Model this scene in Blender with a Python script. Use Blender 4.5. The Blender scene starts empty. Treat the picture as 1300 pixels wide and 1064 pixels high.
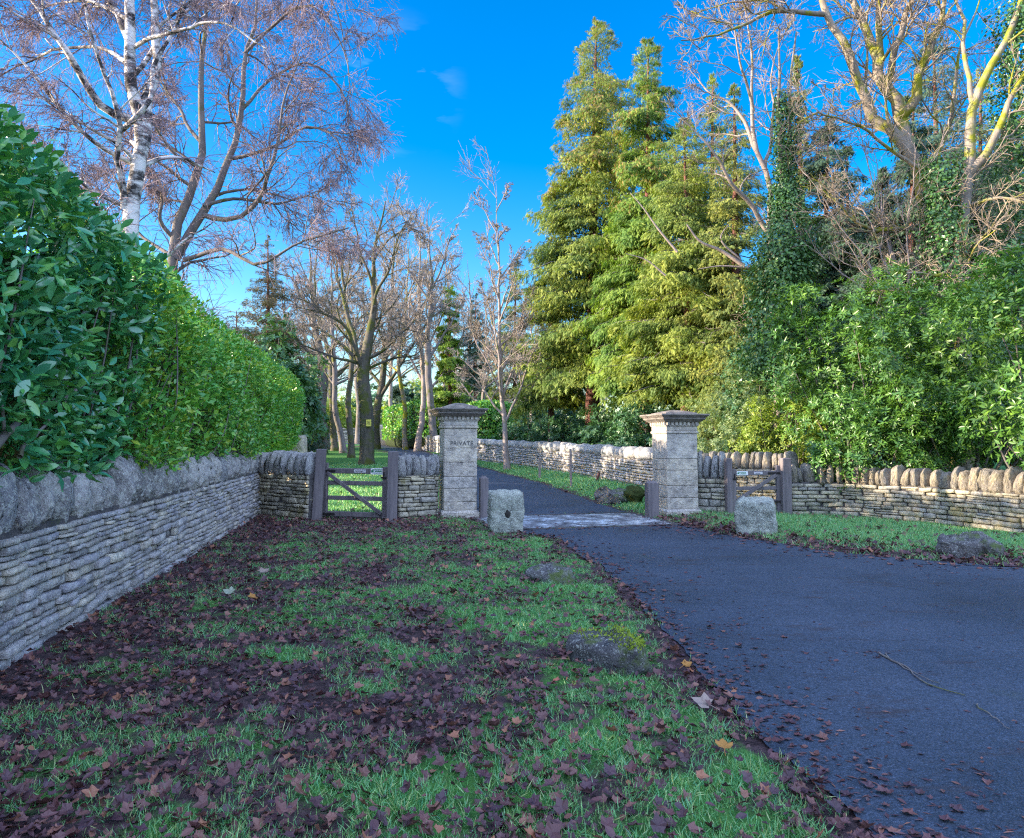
import bpy, math
import numpy as np
from mathutils import Vector, Matrix

scene = bpy.context.scene
COL = scene.collection
R = math.radians
F_PX, CX, CY, EYE = 900.0, 650.0, 487.5, 1.6
PITCH = math.atan2(560.0 - CY, F_PX)
SUN_EL, SUN_BACK = R(13.5), R(6.0)      # sun low on the left, a little behind the camera

# ------------------------------------------------------------------ terrain and survey helpers
def H(x, y):
    y = np.asarray(y, float)
    t = np.clip(y - 16.0, 0, 130)
    return 0.0205 * np.sqrt(t * t + 9.0) - 0.0205 * 3.0

def ray(px, py):
    a, b = (px - CX) / F_PX, (CY - py) / F_PX
    c, s = math.cos(PITCH), math.sin(PITCH)
    return np.array([a, c - b * s, s + b * c])

def at(px, py, Y):
    d = ray(px, py)
    k = Y / d[1]
    return np.array([d[0] * k, Y, EYE + d[2] * k])

def gnd(px, py):
    d = ray(px, py)
    lo, hi = 0.5, 400.0
    for _ in range(60):
        m = (lo + hi) / 2
        if EYE + d[2] * m / d[1] > float(H(0, m)): lo = m
        else: hi = m
    k = lo / d[1]
    return np.array([d[0] * k, lo, float(H(0, lo))])

def X_at(px, Y):
    return at(px, 560, Y)[0]

# ------------------------------------------------------------------ noise
def _hash(i, j, k, s):
    n = (i * 374761393 + j * 668265263 + k * 2147483647 + s * 1274126177) & 0xFFFFFFFF
    n = ((n ^ (n >> 13)) * 1274126177) & 0xFFFFFFFF
    n = n ^ (n >> 16)
    return (n & 0xFFFF) / 65535.0

def vnoise(P, s=0):
    P = np.asarray(P, float)
    I = np.floor(P).astype(np.int64)
    f = P - I
    f = f * f * (3 - 2 * f)
    out = 0
    for a in (0, 1):
        for b in (0, 1):
            for c in (0, 1):
                w = (f[..., 0] if a else 1 - f[..., 0]) * (f[..., 1] if b else 1 - f[..., 1]) * (f[..., 2] if c else 1 - f[..., 2])
                out = out + w * _hash(I[..., 0] + a, I[..., 1] + b, I[..., 2] + c, s)
    return out

def fbm(P, s=0, o=3):
    P = np.asarray(P, float)
    return sum(vnoise(P * 2 ** i, s + i) * 0.5 ** i for i in range(o)) / sum(0.5 ** i for i in range(o))

def n2(x, y, sc, s=0, o=3):
    return fbm(np.stack([x * sc, y * sc, np.zeros_like(x) + 0.37], -1), s, o)

# ------------------------------------------------------------------ mesh builder
class MB:
    def __init__(self): self.v, self.f, self.mi, self.n, self.cur = [], [], [], 0, 0
    def add(self, V, *Fs):
        V = np.asarray(V, float).reshape(-1, 3)
        for F in Fs:
            F = np.asarray(F, np.int64)
            if len(F): self.f.append(F + self.n); self.mi.append(np.full(len(F), self.cur, np.int32))
        self.v.append(V); self.n += len(V)
        return self

ORIGIN = {}
def build(name, mb, mat, parent=None, origin=None, smooth=True, attrs=None):
    V = np.concatenate(mb.v)
    o = np.array(ORIGIN[parent.name] if parent is not None else (origin if origin is not None else (0, 0, 0)), float)
    me = bpy.data.meshes.new(name)
    loops = np.concatenate([f.reshape(-1) for f in mb.f])
    tot = np.concatenate([np.full(len(f), f.shape[1]) for f in mb.f])
    start = np.concatenate([[0], np.cumsum(tot)[:-1]])
    me.vertices.add(len(V)); me.vertices.foreach_set('co', (V - o).astype(np.float32).ravel())
    me.loops.add(len(loops)); me.loops.foreach_set('vertex_index', loops.astype(np.int32))
    me.polygons.add(len(tot)); me.polygons.foreach_set('loop_start', start.astype(np.int32))
    me.polygons.foreach_set('use_smooth', np.full(len(tot), smooth))
    if len(mb.mi) == len(mb.f) and mb.cur: me.polygons.foreach_set('material_index', np.concatenate(mb.mi))
    me.update(calc_edges=True)
    for k, a in (attrs or {}).items():
        at_ = me.attributes.new(k, 'FLOAT', 'POINT'); at_.data.foreach_set('value', np.asarray(a, np.float32))
    for m in (mat if isinstance(mat, (list, tuple)) else [mat]): me.materials.append(m)
    ob = bpy.data.objects.new(name, me); COL.objects.link(ob)
    ORIGIN[ob.name] = tuple(o)
    if parent is not None: ob.parent = parent
    else: ob.location = o
    return ob

def tag(o, label=None, cat=None, group=None, kind=None):
    if label: o['label'] = label
    if cat: o['category'] = cat
    if group: o['group'] = group
    if kind: o['kind'] = kind
    return o

def thing(name, label, cat, loc, group=None):
    o = bpy.data.objects.new(name, None); COL.objects.link(o)
    o.location = loc; o.empty_display_size = 0.2
    ORIGIN[o.name] = tuple(float(q) for q in loc)
    return tag(o, label, cat, group)

# ------------------------------------------------------------------ shapes
def cube_tpl(n):
    g = np.linspace(-1, 1, n + 1)
    P, Q = [], []
    c = 0
    for ax in range(3):
        for s in (-1, 1):
            A, B = np.meshgrid(g, g, indexing='ij')
            p = np.zeros((n + 1, n + 1, 3)); p[..., ax] = s
            p[..., (ax + 1) % 3] = A; p[..., (ax + 2) % 3] = B
            idx = np.arange((n + 1) ** 2).reshape(n + 1, n + 1) + c
            q = np.stack([idx[:-1, :-1], idx[1:, :-1], idx[1:, 1:], idx[:-1, 1:]], -1).reshape(-1, 4)
            if s < 0: q = q[:, ::-1]
            P.append(p.reshape(-1, 3)); Q.append(q); c += (n + 1) ** 2
    P = np.concatenate(P); Q = np.concatenate(Q)
    U, inv = np.unique(np.round(P, 6), axis=0, return_inverse=True)
    return U, inv.reshape(-1)[Q]
TPL = {n: cube_tpl(n) for n in (2, 3, 4, 6, 10, 14)}

def lumps(mb, C, S, ax, n=3, k=6.0, amp=0.1, freq=6.0, seed=0, edge=1.0):
    """rounded, noise-worn blocks: centres C (N,3), half sizes S (N,3), axes ax (N,3,3) rows = local x,y,z"""
    U, Q = TPL[n]
    U = np.sign(U) * np.abs(U) ** edge
    r = (np.abs(U) ** k).sum(-1) ** (1 / k)
    T = U / r[:, None]
    C = np.asarray(C, float).reshape(-1, 3); N = len(C)
    S = np.broadcast_to(np.asarray(S, float), (N, 3)); ax = np.broadcast_to(np.asarray(ax, float), (N, 3, 3))
    L = T[None] * S[:, None, :]
    W = np.einsum('nvi,nij->nvj', L, ax) + C[:, None, :]
    if amp:
        d = np.stack([fbm(W * freq + 11.3 * q, seed + 5 * q, 2) - 0.5 for q in range(3)], -1)
        W = W + d * 2 * amp * S.min(-1)[:, None, None]
    F = (Q[None] + (np.arange(N) * len(U))[:, None, None]).reshape(-1, 4)
    return mb.add(W.reshape(-1, 3), F)

def axes(yaw=0.0, tilt=0.0, roll=0.0):
    m = Matrix.Rotation(yaw, 3, 'Z') @ Matrix.Rotation(tilt, 3, 'X') @ Matrix.Rotation(roll, 3, 'Y')
    return np.array(m).T

_CS = np.array([(a, b, c) for a in (-1, 1) for b in (-1, 1) for c in (-1, 1)], float)
def box(mb, c, s, yaw=0.0, bev=0.008, ax=None):
    """chamfered box, centre c, full size s"""
    s = np.asarray(s, float) / 2; bev = min(bev, s.min() * 0.45)
    V = []; key = {}
    for i, q in enumerate(_CS):
        for a in range(3):
            p = q * (s - bev); p[a] = q[a] * s[a]
            key[(i, a)] = len(V); V.append(p)
    idx = lambda q: int(np.where((_CS == np.array(q)).all(1))[0][0])
    quads, tris = [], []
    for a in range(3):
        b, d = (a + 1) % 3, (a + 2) % 3
        for sg in (-1, 1):
            f = []
            for u, v in ((-1, -1), (1, -1), (1, 1), (-1, 1)):
                q = [0, 0, 0]; q[a] = sg; q[b] = u; q[d] = v
                f.append(key[(idx(q), a)])
            quads.append(f if sg > 0 else f[::-1])
        for u in (-1, 1):
            for v in (-1, 1):
                q0 = [0, 0, 0]; q1 = [0, 0, 0]
                q0[a] = -1; q1[a] = 1; q0[b] = q1[b] = u; q0[d] = q1[d] = v
                i0, i1 = idx(q0), idx(q1)
                f = [key[(i0, b)], key[(i1, b)], key[(i1, d)], key[(i0, d)]]
                quads.append(f if u * v < 0 else f[::-1])
    for i, q in enumerate(_CS):
        f = [key[(i, 0)], key[(i, 1)], key[(i, 2)]]
        tris.append(f if q.prod() > 0 else f[::-1])
    V = np.array(V)
    A = axes(yaw) if ax is None else ax
    return mb.add(V @ A + np.asarray(c, float), np.array(quads), np.array(tris))

def frustum(mb, c, z0, z1, a0, a1, yaw=0.0, b0=None, b1=None):
    b0 = a0 if b0 is None else b0; b1 = a1 if b1 is None else b1
    V = np.array([(-a0, -b0, z0), (a0, -b0, z0), (a0, b0, z0), (-a0, b0, z0), (-a1, -b1, z1), (a1, -b1, z1), (a1, b1, z1), (-a1, b1, z1)], float)
    V = V @ axes(yaw) + np.array([c[0], c[1], 0])
    return mb.add(V, np.array([(0, 1, 5, 4), (1, 2, 6, 5), (2, 3, 7, 6), (3, 0, 4, 7), (4, 5, 6, 7), (3, 2, 1, 0)]))

def tubes(mb, P, Rr, sides=5, cap=False):
    P = np.asarray(P, float)
    if P.ndim == 2: P = P[None]; Rr = np.asarray(Rr, float)[None]
    B, n, _ = P.shape
    T = np.gradient(P, axis=1); T /= np.linalg.norm(T, axis=-1, keepdims=True) + 1e-9
    ref = np.where(np.abs(T[:, :1, 2:3]) > 0.85, np.array([1.0, 0, 0]), np.array([0, 0, 1.0]))
    u = np.cross(np.broadcast_to(ref, T.shape), T); u /= np.linalg.norm(u, axis=-1, keepdims=True) + 1e-9
    w = np.cross(T, u)
    a = np.arange(sides) * 2 * np.pi / sides
    V = P[:, :, None] + Rr[:, :, None, None] * (np.cos(a)[:, None] * u[:, :, None] + np.sin(a)[:, None] * w[:, :, None])
    idx = np.arange(B * n * sides).reshape(B, n, sides)
    nx = np.roll(idx, -1, axis=2)
    F = np.stack([idx[:, :-1], nx[:, :-1], nx[:, 1:], idx[:, 1:]], -1).reshape(-1, 4)
    mb.add(V.reshape(-1, 3), F)
    if cap and sides == 4:
        mb.f.append(idx[:, -1] + mb.n - B * n * sides)
    return mb

def smooth_path(pts, n):
    pts = np.asarray(pts, float)
    d = np.concatenate([[0], np.cumsum(np.linalg.norm(np.diff(pts, axis=0), axis=1))])
    m = len(pts)
    tang = np.gradient(pts, d, axis=0) if m > 2 else np.repeat((pts[1:] - pts[:-1]) / d[-1], 2, 0)
    t = np.linspace(0, d[-1], n)
    i = np.clip(np.searchsorted(d, t, side='right') - 1, 0, m - 2)
    h = (d[i + 1] - d[i])[:, None]; s = ((t - d[i]) / h[:, 0])[:, None]
    return ((2 * s**3 - 3 * s**2 + 1) * pts[i] + (s**3 - 2 * s**2 + s) * h * tang[i] + (-2 * s**3 + 3 * s**2) * pts[i + 1] + (s**3 - s**2) * h * tang[i + 1])

def limb(pts, r0, r1, n=14, wob=0.0, rng=None, pw=1.0):
    P = smooth_path(pts, n)
    if wob and rng is not None:
        P[1:-1] += rng.normal(0, wob, (n - 2, 3))
    return P, r0 + (r1 - r0) * np.linspace(0, 1, n) ** pw

def spawn(P, Rr, k, t0, t1, ang, lr, n, wander, trop, rr, rmin, rng, lmax=None, flat=0.0, taper_len=0.5):
    """k children on each polyline"""
    B, m, _ = P.shape
    t = rng.uniform(t0, t1, (B, k))
    x = t * (m - 1); i = np.minimum(x.astype(int), m - 2); f = (x - i)[..., None]
    b = np.arange(B)[:, None]
    pos = P[b, i] * (1 - f) + P[b, i + 1] * f
    tan = P[b, i + 1] - P[b, i]; tan /= np.linalg.norm(tan, axis=-1, keepdims=True) + 1e-9
    rad = Rr[b, i] * (1 - f[..., 0]) + Rr[b, i + 1] * f[..., 0]
    L = np.linalg.norm(np.diff(P, axis=1), axis=-1).sum(1)[:, None]
    ln = L * lr * (1 - taper_len * t) * rng.uniform(0.6, 1.25, (B, k))
    if lmax: ln = np.minimum(ln, lmax * rng.uniform(0.7, 1.0, ln.shape))
    q = rng.normal(size=(B, k, 3)); q[..., 2] *= 1 - flat
    pr = q - (q * tan).sum(-1, keepdims=True) * tan
    pr /= np.linalg.norm(pr, axis=-1, keepdims=True) + 1e-9
    a = ang * rng.uniform(0.65, 1.3, (B, k, 1))
    d = (np.cos(a) * tan + np.sin(a) * pr).reshape(-1, 3)
    p = pos.reshape(-1, 3); ln = ln.reshape(-1); rad = rad.reshape(-1)
    N = len(p)
    out = np.zeros((N, n, 3)); out[:, 0] = p
    st = (ln / (n - 1))[:, None]
    for s in range(1, n):
        d = d + rng.normal(0, wander, (N, 3)); d[:, 2] += trop
        d /= np.linalg.norm(d, axis=-1, keepdims=True) + 1e-9
        p = p + d * st; out[:, s] = p
    r0 = np.maximum(np.minimum(rad * rr, ln * .024), rmin)
    Ro = r0[:, None] + (np.maximum(r0 * 0.22, rmin) - r0)[:, None] * np.linspace(0, 1, n)
    return out, Ro

# leaf templates (x across, y along, z up) in units of width / length / length
def _leaf(rows, tip=True):
    V = [(0, 0, 0)]; Fq, Ft = [], []
    for (y, w, z, zc) in rows: V += [(-w, y, z), (0, y, zc), (w, y, z)]
    V.append((0, 1, rows[-1][2] - 0.05))
    Ft += [(0, 2, 1), (0, 3, 2)]
    for i in range(len(rows) - 1):
        a = 1 + 3 * i; b = a + 3
        Fq += [(a, a + 1, b + 1, b), (a + 1, a + 2, b + 2, b + 1)]
    a = 1 + 3 * (len(rows) - 1); e = len(V) - 1
    Ft += [(a, a + 1, e), (a + 1, a + 2, e)]
    return np.array(V, float), np.array(Fq).reshape(-1, 4), np.array(Ft)
LEAF_BIG = _leaf([(0.22, 0.36, 0.06, 0.02), (0.55, 0.5, 0.03, -0.03), (0.82, 0.3, -0.03, -0.07)])
LEAF_MID = _leaf([(0.45, 0.5, 0.05, -0.03)])
LEAF_TINY = (np.array([(0, 0, 0), (-0.5, 0.5, 0.06), (0, 1, 0), (0.5, 0.5, 0.06)], float), np.array([(0, 3, 2, 1)]), np.zeros((0, 3), int))
_pts = [(0, 0), (0.12, 0.04), (0.34, -0.04), (0.36, 0.12), (0.50, 0.30), (0.52, 0.50), (0.36, 0.54), (0.26, 0.60), (0.16, 0.80), (0.0, 1.0), (-0.16, 0.80), (-0.26, 0.60), (-0.36, 0.54), (-0.52, 0.50), (-0.50, 0.30), (-0.36, 0.12), (-0.34, -0.04), (-0.12, 0.04)]
_zz = lambda x, y: 0.42 * x * x + 0.22 * abs(x) * (y > .4) - 0.25 * y + 0.34 * y * y + (0.06 if x > .3 else 0)
_mv = [(0, 0.34, -0.03)] + [(x, y, _zz(x, y)) for x, y in _pts]
LEAF_MAPLE = (np.array(_mv), np.zeros((0, 4), int), np.array([(0, 1 + (i + 1) % 18, 1 + i) for i in range(18)]))
BLADE = (np.array([(-0.5, 0, 0), (0.5, 0, 0), (-0.38, 0.5, 0.08), (0.38, 0.5, 0.08), (0, 1, 0.38)], float), np.array([(0, 1, 3, 2)]), np.array([(2, 3, 4)]))
def _spray():
    V, T = [], []
    for (x0, y0, ang, ln, w) in ((0, 0, 0, 1.0, 0.085), (0, 0.12, 30, 0.66, 0.07), (0, 0.16, -33, 0.62, 0.07), (0.02, 0.4, 24, 0.5, 0.06), (0, 0.03, -58, 0.40, 0.07)):
        a = math.radians(ang); d = np.array([math.sin(a), math.cos(a)]); q = np.array([d[1], -d[0]])
        p = np.array([x0, y0]); i = len(V)
        m = p + d * ln * 0.55; e = p + d * ln
        for g, z in ((p, 0), (m - q * w, -0.05), (e, -0.12 - 0.1 * abs(x0 + math.sin(a))), (m + q * w, -0.05)): V.append((g[0], g[1], z))
        T += [(i, i + 3, i + 1), (i + 1, i + 3, i + 2)]
    return np.array(V), np.zeros((0, 4), int), np.array(T)
SPRAY = _spray()

def leaves(mb, P, D, Nn, L, W, tpl):
    """leaf at P pointing along D with upper side towards Nn"""
    V, Fq, Ft = tpl
    P = np.asarray(P); N = len(P)
    D = D / (np.linalg.norm(D, axis=-1, keepdims=True) + 1e-9)
    Xv = np.cross(D, Nn); Xv /= np.linalg.norm(Xv, axis=-1, keepdims=True) + 1e-9
    Z = np.cross(Xv, D)
    L = np.broadcast_to(np.asarray(L, float), (N,))[:, None, None]; W = np.broadcast_to(np.asarray(W, float), (N,))[:, None, None]
    Q = P[:, None] + V[None, :, :1] * W * Xv[:, None] + V[None, :, 1:2] * L * D[:, None] + V[None, :, 2:3] * L * Z[:, None]
    off = (np.arange(N) * len(V))[:, None, None]
    fs = []
    if len(Fq): fs.append((Fq[None] + off).reshape(-1, Fq.shape[1]))
    if len(Ft): fs.append((Ft[None] + off).reshape(-1, 3))
    return mb.add(Q.reshape(-1, 3), *fs)

def unit(v): return v / (np.linalg.norm(v, axis=-1, keepdims=True) + 1e-9)

# ------------------------------------------------------------------ materials
class NT:
    def __init__(self, name):
        self.m = bpy.data.materials.new(name); self.m.use_nodes = True
        self.t = self.m.node_tree; self.b = self.t.nodes['Principled BSDF']; self.out = self.t.nodes['Material Output']
        self.tc = self.t.nodes.new('ShaderNodeTexCoord'); self.geo = self.t.nodes.new('ShaderNodeNewGeometry')
    def n(self, kind, **kw):
        q = self.t.nodes.new('ShaderNode' + kind)
        for k, v in kw.items(): setattr(q, k, v)
        return q
    def l(self, a, b): self.t.links.new(a, b)
    def mapped(self, scale, coord='Object'):
        mp = self.n('Mapping'); mp.inputs['Scale'].default_value = scale if hasattr(scale, '__len__') else (scale,) * 3
        self.l(self.tc.outputs[coord], mp.inputs[0]); return mp.outputs[0]
    def noise(self, scale, detail=5, rough=0.6, vec=None):
        q = self.n('TexNoise'); q.inputs['Scale'].default_value = scale; q.inputs['Detail'].default_value = detail; q.inputs['Roughness'].default_value = rough
        self.l(vec if vec is not None else self.tc.outputs['Object'], q.inputs['Vector']); return q.outputs['Fac']
    def ramp(self, fac, stops):
        q = self.n('ValToRGB'); el = q.color_ramp.elements
        while len(el) < len(stops): el.new(0.5)
        for e, (p, c) in zip(el, stops):
            e.position = p; e.color = (c if hasattr(c, '__len__') else (c, c, c)) + ((1,) if not hasattr(c, '__len__') or len(c) == 3 else ()) if not hasattr(c, '__len__') else tuple(c) + (1,)
        self.l(fac, q.inputs[0]); return q.outputs[0]
    def mix(self, fac, a, b, mode='MIX'):
        q = self.n('Mix', data_type='RGBA', blend_type=mode)
        for i, v in ((0, fac), (6, a), (7, b)):
            if hasattr(v, 'is_linked') or isinstance(v, bpy.types.NodeSocket): self.l(v, q.inputs[i])
            elif i == 0: q.inputs[0].default_value = v
            else: q.inputs[i].default_value = tuple(v) + (1,)
        return q.outputs[2]
    def math(self, op, a, b=0.0):
        q = self.n('Math', operation=op)
        for i, v in enumerate((a, b)):
            if isinstance(v, bpy.types.NodeSocket): self.l(v, q.inputs[i])
            else: q.inputs[i].default_value = v
        return q.outputs[0]
    def bump(self, h, strength=0.5, dist=0.02):
        q = self.n('Bump'); q.inputs['Strength'].default_value = strength; q.inputs['Distance'].default_value = dist
        self.l(h, q.inputs['Height']); self.l(q.outputs[0], self.b.inputs['Normal'])
    def color(self, c): self.l(c, self.b.inputs['Base Color'])
    def set(self, rough=0.8, spec=0.3, metal=0.0):
        self.b.inputs['Roughness'].default_value = rough; self.b.inputs['Specular IOR Level'].default_value = spec; self.b.inputs['Metallic'].default_value = metal
        return self.m

def leaf_mat(name, cols, rough=0.45, spec=0.5, trans=0.25, tcol=None, patch=None, pscale=0.7):
    t = NT(name)
    k = len(cols)
    c = t.ramp(t.geo.outputs['Random Per Island'], [(i / max(k - 1, 1), q) for i, q in enumerate(cols)])
    if patch:
        f = t.noise(pscale, 4, 0.6)
        c = t.mix(t.ramp(f, [(0.42, 0.0), (0.62, 1.0)]), c, t.mix(1.0, c, patch, 'MULTIPLY'))
    t.color(c); m = t.set(rough, spec)
    if trans:
        tr = t.n('BsdfTranslucent'); mx = t.n('MixShader'); mx.inputs[0].default_value = trans
        t.l(t.mix(1.0, c, tcol or (1.6, 1.7, 0.7), 'MULTIPLY'), tr.inputs[0])
        t.l(t.b.outputs[0], mx.inputs[1]); t.l(tr.outputs[0], mx.inputs[2]); t.l(mx.outputs[0], t.out.inputs[0])
    return m

def bark_mat(name, a, b, moss=None, moss_at=0.55, scale=6.0, stretch=0.25, bump=0.6, island=False):
    t = NT(name)
    v = t.mapped((1, 1, stretch))
    f = t.noise(scale, 6, 0.65, v)
    c = t.ramp(f, [(0.3, a), (0.7, b)])
    if moss:
        g = t.noise(1.7, 3, 0.6)
        c = t.mix(t.ramp(g, [(moss_at - 0.06, 0.0), (moss_at + 0.08, 1.0)]), c, moss)
    if island:
        c = t.mix(t.math('MULTIPLY', t.geo.outputs['Random Per Island'], 0.6), c, tuple(q * 0.5 for q in a))
    t.color(c)
    t.bump(t.noise(scale * 4, 5, 0.7, v), bump, 0.03)
    return t.set(0.9, 0.2)

def stone_mat(name, cols, lichen=(0.55, 0.56, 0.5), lich_at=0.62, moss=(0.05, 0.08, 0.015), moss_at=0.66, var=0.5, yellow=0.0, scale=3.0):
    t = NT(name)
    oi = t.n('ObjectInfo'); base = t.ramp(t.math('FRACT', t.math('ADD', t.geo.outputs['Random Per Island'], oi.outputs['Random'])), [(i / (len(cols) - 1), q) for i, q in enumerate(cols)])
    blot = t.noise(scale * 2.2, 8, 0.7)
    c = t.mix(0.85, base, t.ramp(blot, [(0.28, (0.22, 0.22, 0.26)), (0.48, (0.85, 0.83, 0.84)), (0.7, (1.5, 1.45, 1.35))]), 'MULTIPLY')
    sp = t.noise(scale * 13, 4, 0.7)
    c = t.mix(t.ramp(sp, [(lich_at - 0.03, 0.0), (lich_at + 0.05, 0.85)]), c, lichen)
    sp3 = t.noise(scale * 4.5, 6, 0.75)
    c = t.mix(t.ramp(sp3, [(lich_at - 0.02, 0.0), (lich_at + 0.06, 0.7)]), c, tuple(q * 0.9 for q in lichen))
    sp2 = t.noise(scale * 24, 3, 0.6)
    c = t.mix(t.ramp(sp2, [(0.3, 0.75), (0.4, 0.0)]), c, (0.035, 0.035, 0.04))
    if yellow:
        yl = t.noise(scale * 0.8, 4, 0.6)
        c = t.mix(t.ramp(yl, [(0.56, 0.0), (0.66, yellow)]), c, (0.33, 0.27, 0.09))
    ms = t.math('ADD', t.noise(scale * 0.9, 5, 0.7), t.math('MULTIPLY', t.n('SeparateXYZ').outputs[2], 0.0))
    sx = t.n('SeparateXYZ'); t.l(t.geo.outputs['Normal'], sx.inputs[0])
    ms = t.math('ADD', ms, t.math('MULTIPLY', sx.outputs[2], 0.08))
    c = t.mix(t.ramp(ms, [(moss_at - 0.04, 0.0), (moss_at + 0.06, 0.8)]), c, moss)
    t.color(c)
    h = t.math('ADD', t.noise(scale * 16, 6, 0.7), t.math('MULTIPLY', t.noise(scale * 5, 4, 0.6), 1.5))
    t.bump(h, 1.0, 0.03)
    return t.set(0.92, 0.2)

MAT = {}
MAT['wall'] = stone_mat('dry_stone', [(0.310, 0.295, 0.295), (0.527, 0.496, 0.465), (0.419, 0.403, 0.434), (0.651, 0.589, 0.480), (0.372, 0.341, 0.326)], moss_at=0.72, lich_at=0.58)
MAT['wall_warm'] = stone_mat('warm_dry_stone', [(0.297, 0.270, 0.203), (0.567, 0.499, 0.351), (0.405, 0.378, 0.324), (0.621, 0.540, 0.365), (0.365, 0.338, 0.270)], moss_at=0.72, yellow=0.6)
MAT['coping'] = stone_mat('coping_stone', [(0.22, 0.21, 0.20), (0.50, 0.47, 0.44), (0.30, 0.29, 0.29), (0.58, 0.54, 0.48), (0.30, 0.30, 0.31)], lich_at=0.56, moss_at=0.66, scale=0.7)
MAT['coping_warm'] = stone_mat('warm_coping_stone', [(0.293, 0.254, 0.196), (0.391, 0.332, 0.244), (0.264, 0.244, 0.215)], lich_at=0.62, moss_at=0.76, scale=0.7, yellow=0.35)
MAT['core'] = stone_mat('wall_core', [(0.09, 0.082, 0.08), (0.12, 0.11, 0.105)], lich_at=0.8)
MAT['pillar'] = stone_mat('pillar_stone', [(0.476, 0.420, 0.352), (0.582, 0.508, 0.397), (0.503, 0.457, 0.397)], lichen=(0.62, 0.60, 0.56), lich_at=0.60, moss_at=0.78, scale=2.2)
MAT['pillar_top'] = stone_mat('pillar_cap_stone', [(0.22, 0.19, 0.17), (0.27, 0.24, 0.20)], lichen=(0.45, 0.42, 0.34), lich_at=0.63, moss_at=0.72, scale=2.6)
MAT['boulder'] = stone_mat('boulder_stone', [(0.12, 0.115, 0.115), (0.17, 0.16, 0.155)], lich_at=0.60, moss=(0.09, 0.13, 0.02), moss_at=0.58, scale=3.5)
MAT['white_stone'] = stone_mat('lichened_stone', [(0.346, 0.360, 0.302), (0.396, 0.403, 0.338)], lichen=(0.56, 0.60, 0.50), lich_at=0.55, moss_at=0.74, scale=4.0)
MAT['timber'] = bark_mat('weathered_timber', (0.103, 0.088, 0.092), (0.230, 0.194, 0.190), scale=9, stretch=0.12, bump=0.35)
MAT['iron'] = bark_mat('dark_iron', (0.02, 0.018, 0.018), (0.04, 0.035, 0.03), bump=0.2)
MAT['letter'] = bark_mat('dark_lettering', (0.081, 0.072, 0.072), (0.135, 0.126, 0.117), bump=0.2)
MAT['sign_white'] = bark_mat('white_sign', (0.72, 0.72, 0.70), (0.80, 0.80, 0.78), bump=0.0)
MAT['sign_pink'] = bark_mat('pale_sign', (0.62, 0.56, 0.58), (0.70, 0.66, 0.66), bump=0.0)
MAT['sign_green'] = bark_mat('green_print', (0.05, 0.20, 0.10), (0.06, 0.24, 0.12), bump=0.0)
MAT['sign_yellow'] = bark_mat('yellow_sign', (0.70, 0.62, 0.10), (0.78, 0.70, 0.16), bump=0.0)
MAT['print'] = bark_mat('dark_print', (0.03, 0.03, 0.03), (0.05, 0.05, 0.05), bump=0.0)
MAT['laurel'] = leaf_mat('laurel_leaf', [(0.035, 0.170, 0.064), (0.067, 0.271, 0.067), (0.046, 0.227, 0.090), (0.125, 0.362, 0.056), (0.067, 0.250, 0.113), (0.187, 0.406, 0.078), (0.047, 0.218, 0.094)], 0.24, 0.8, 0.12, patch=(0.75, 0.9, 1.25), pscale=1.2)
MAT['hedge'] = leaf_mat('hedge_leaf', [(0.057, 0.214, 0.043), (0.106, 0.369, 0.057), (0.077, 0.290, 0.057), (0.214, 0.465, 0.057), (0.116, 0.330, 0.077), (0.325, 0.450, 0.050), (0.062, 0.213, 0.050), (0.100, 0.300, 0.062)], 0.32, 0.55, 0.18, patch=(1.35, 1.1, 0.9), pscale=0.9)
MAT['hull'] = bark_mat('hedge_shade_hull', (0.012, 0.022, 0.008), (0.035, 0.05, 0.015), scale=30, stretch=1.0)  # near-black green: the shade inside the hedges is put into this colour
MAT['rhodo'] = leaf_mat('rhododendron_leaf', [(0.037, 0.104, 0.021), (0.073, 0.176, 0.031), (0.052, 0.136, 0.031), (0.114, 0.229, 0.037)], 0.35, 0.5, 0.2, patch=(1.5, 1.25, 0.8), pscale=0.6)
MAT['rhodo_dark'] = leaf_mat('dark_shrub_leaf', [(0.036, 0.100, 0.040), (0.073, 0.164, 0.064), (0.055, 0.137, 0.036)], 0.4, 0.5, 0.15)
MAT['pale_bush'] = leaf_mat('pale_shrub_leaf', [(0.162, 0.243, 0.081), (0.275, 0.340, 0.130), (0.211, 0.275, 0.081), (0.356, 0.389, 0.162)], 0.45, 0.4, 0.25)
MAT['lime_bush'] = leaf_mat('lime_shrub_leaf', [(0.150, 0.237, 0.037), (0.263, 0.350, 0.050), (0.200, 0.275, 0.050), (0.350, 0.375, 0.062)], 0.45, 0.4, 0.3)
MAT['ivy'] = leaf_mat('ivy_leaf', [(0.028, 0.084, 0.028), (0.063, 0.154, 0.042), (0.042, 0.119, 0.028), (0.105, 0.210, 0.042)], 0.35, 0.5, 0.15)
MAT['cypress'] = leaf_mat('cypress_spray', [(0.144, 0.184, 0.029), (0.245, 0.293, 0.047), (0.187, 0.248, 0.036), (0.316, 0.339, 0.060), (0.129, 0.170, 0.036)], 0.6, 0.25, 0.22, patch=(0.42, 0.58, 0.75), pscale=0.6)
MAT['cypress2'] = leaf_mat('green_cypress_spray', [(0.123, 0.205, 0.029), (0.219, 0.315, 0.047), (0.165, 0.252, 0.036), (0.261, 0.330, 0.047)], 0.6, 0.25, 0.22, patch=(0.42, 0.60, 0.75), pscale=0.55)
MAT['cypress_tip'] = leaf_mat('brown_cypress_tip', [(0.20, 0.14, 0.05), (0.26, 0.19, 0.06)], 0.7, 0.2, 0.2)
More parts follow.
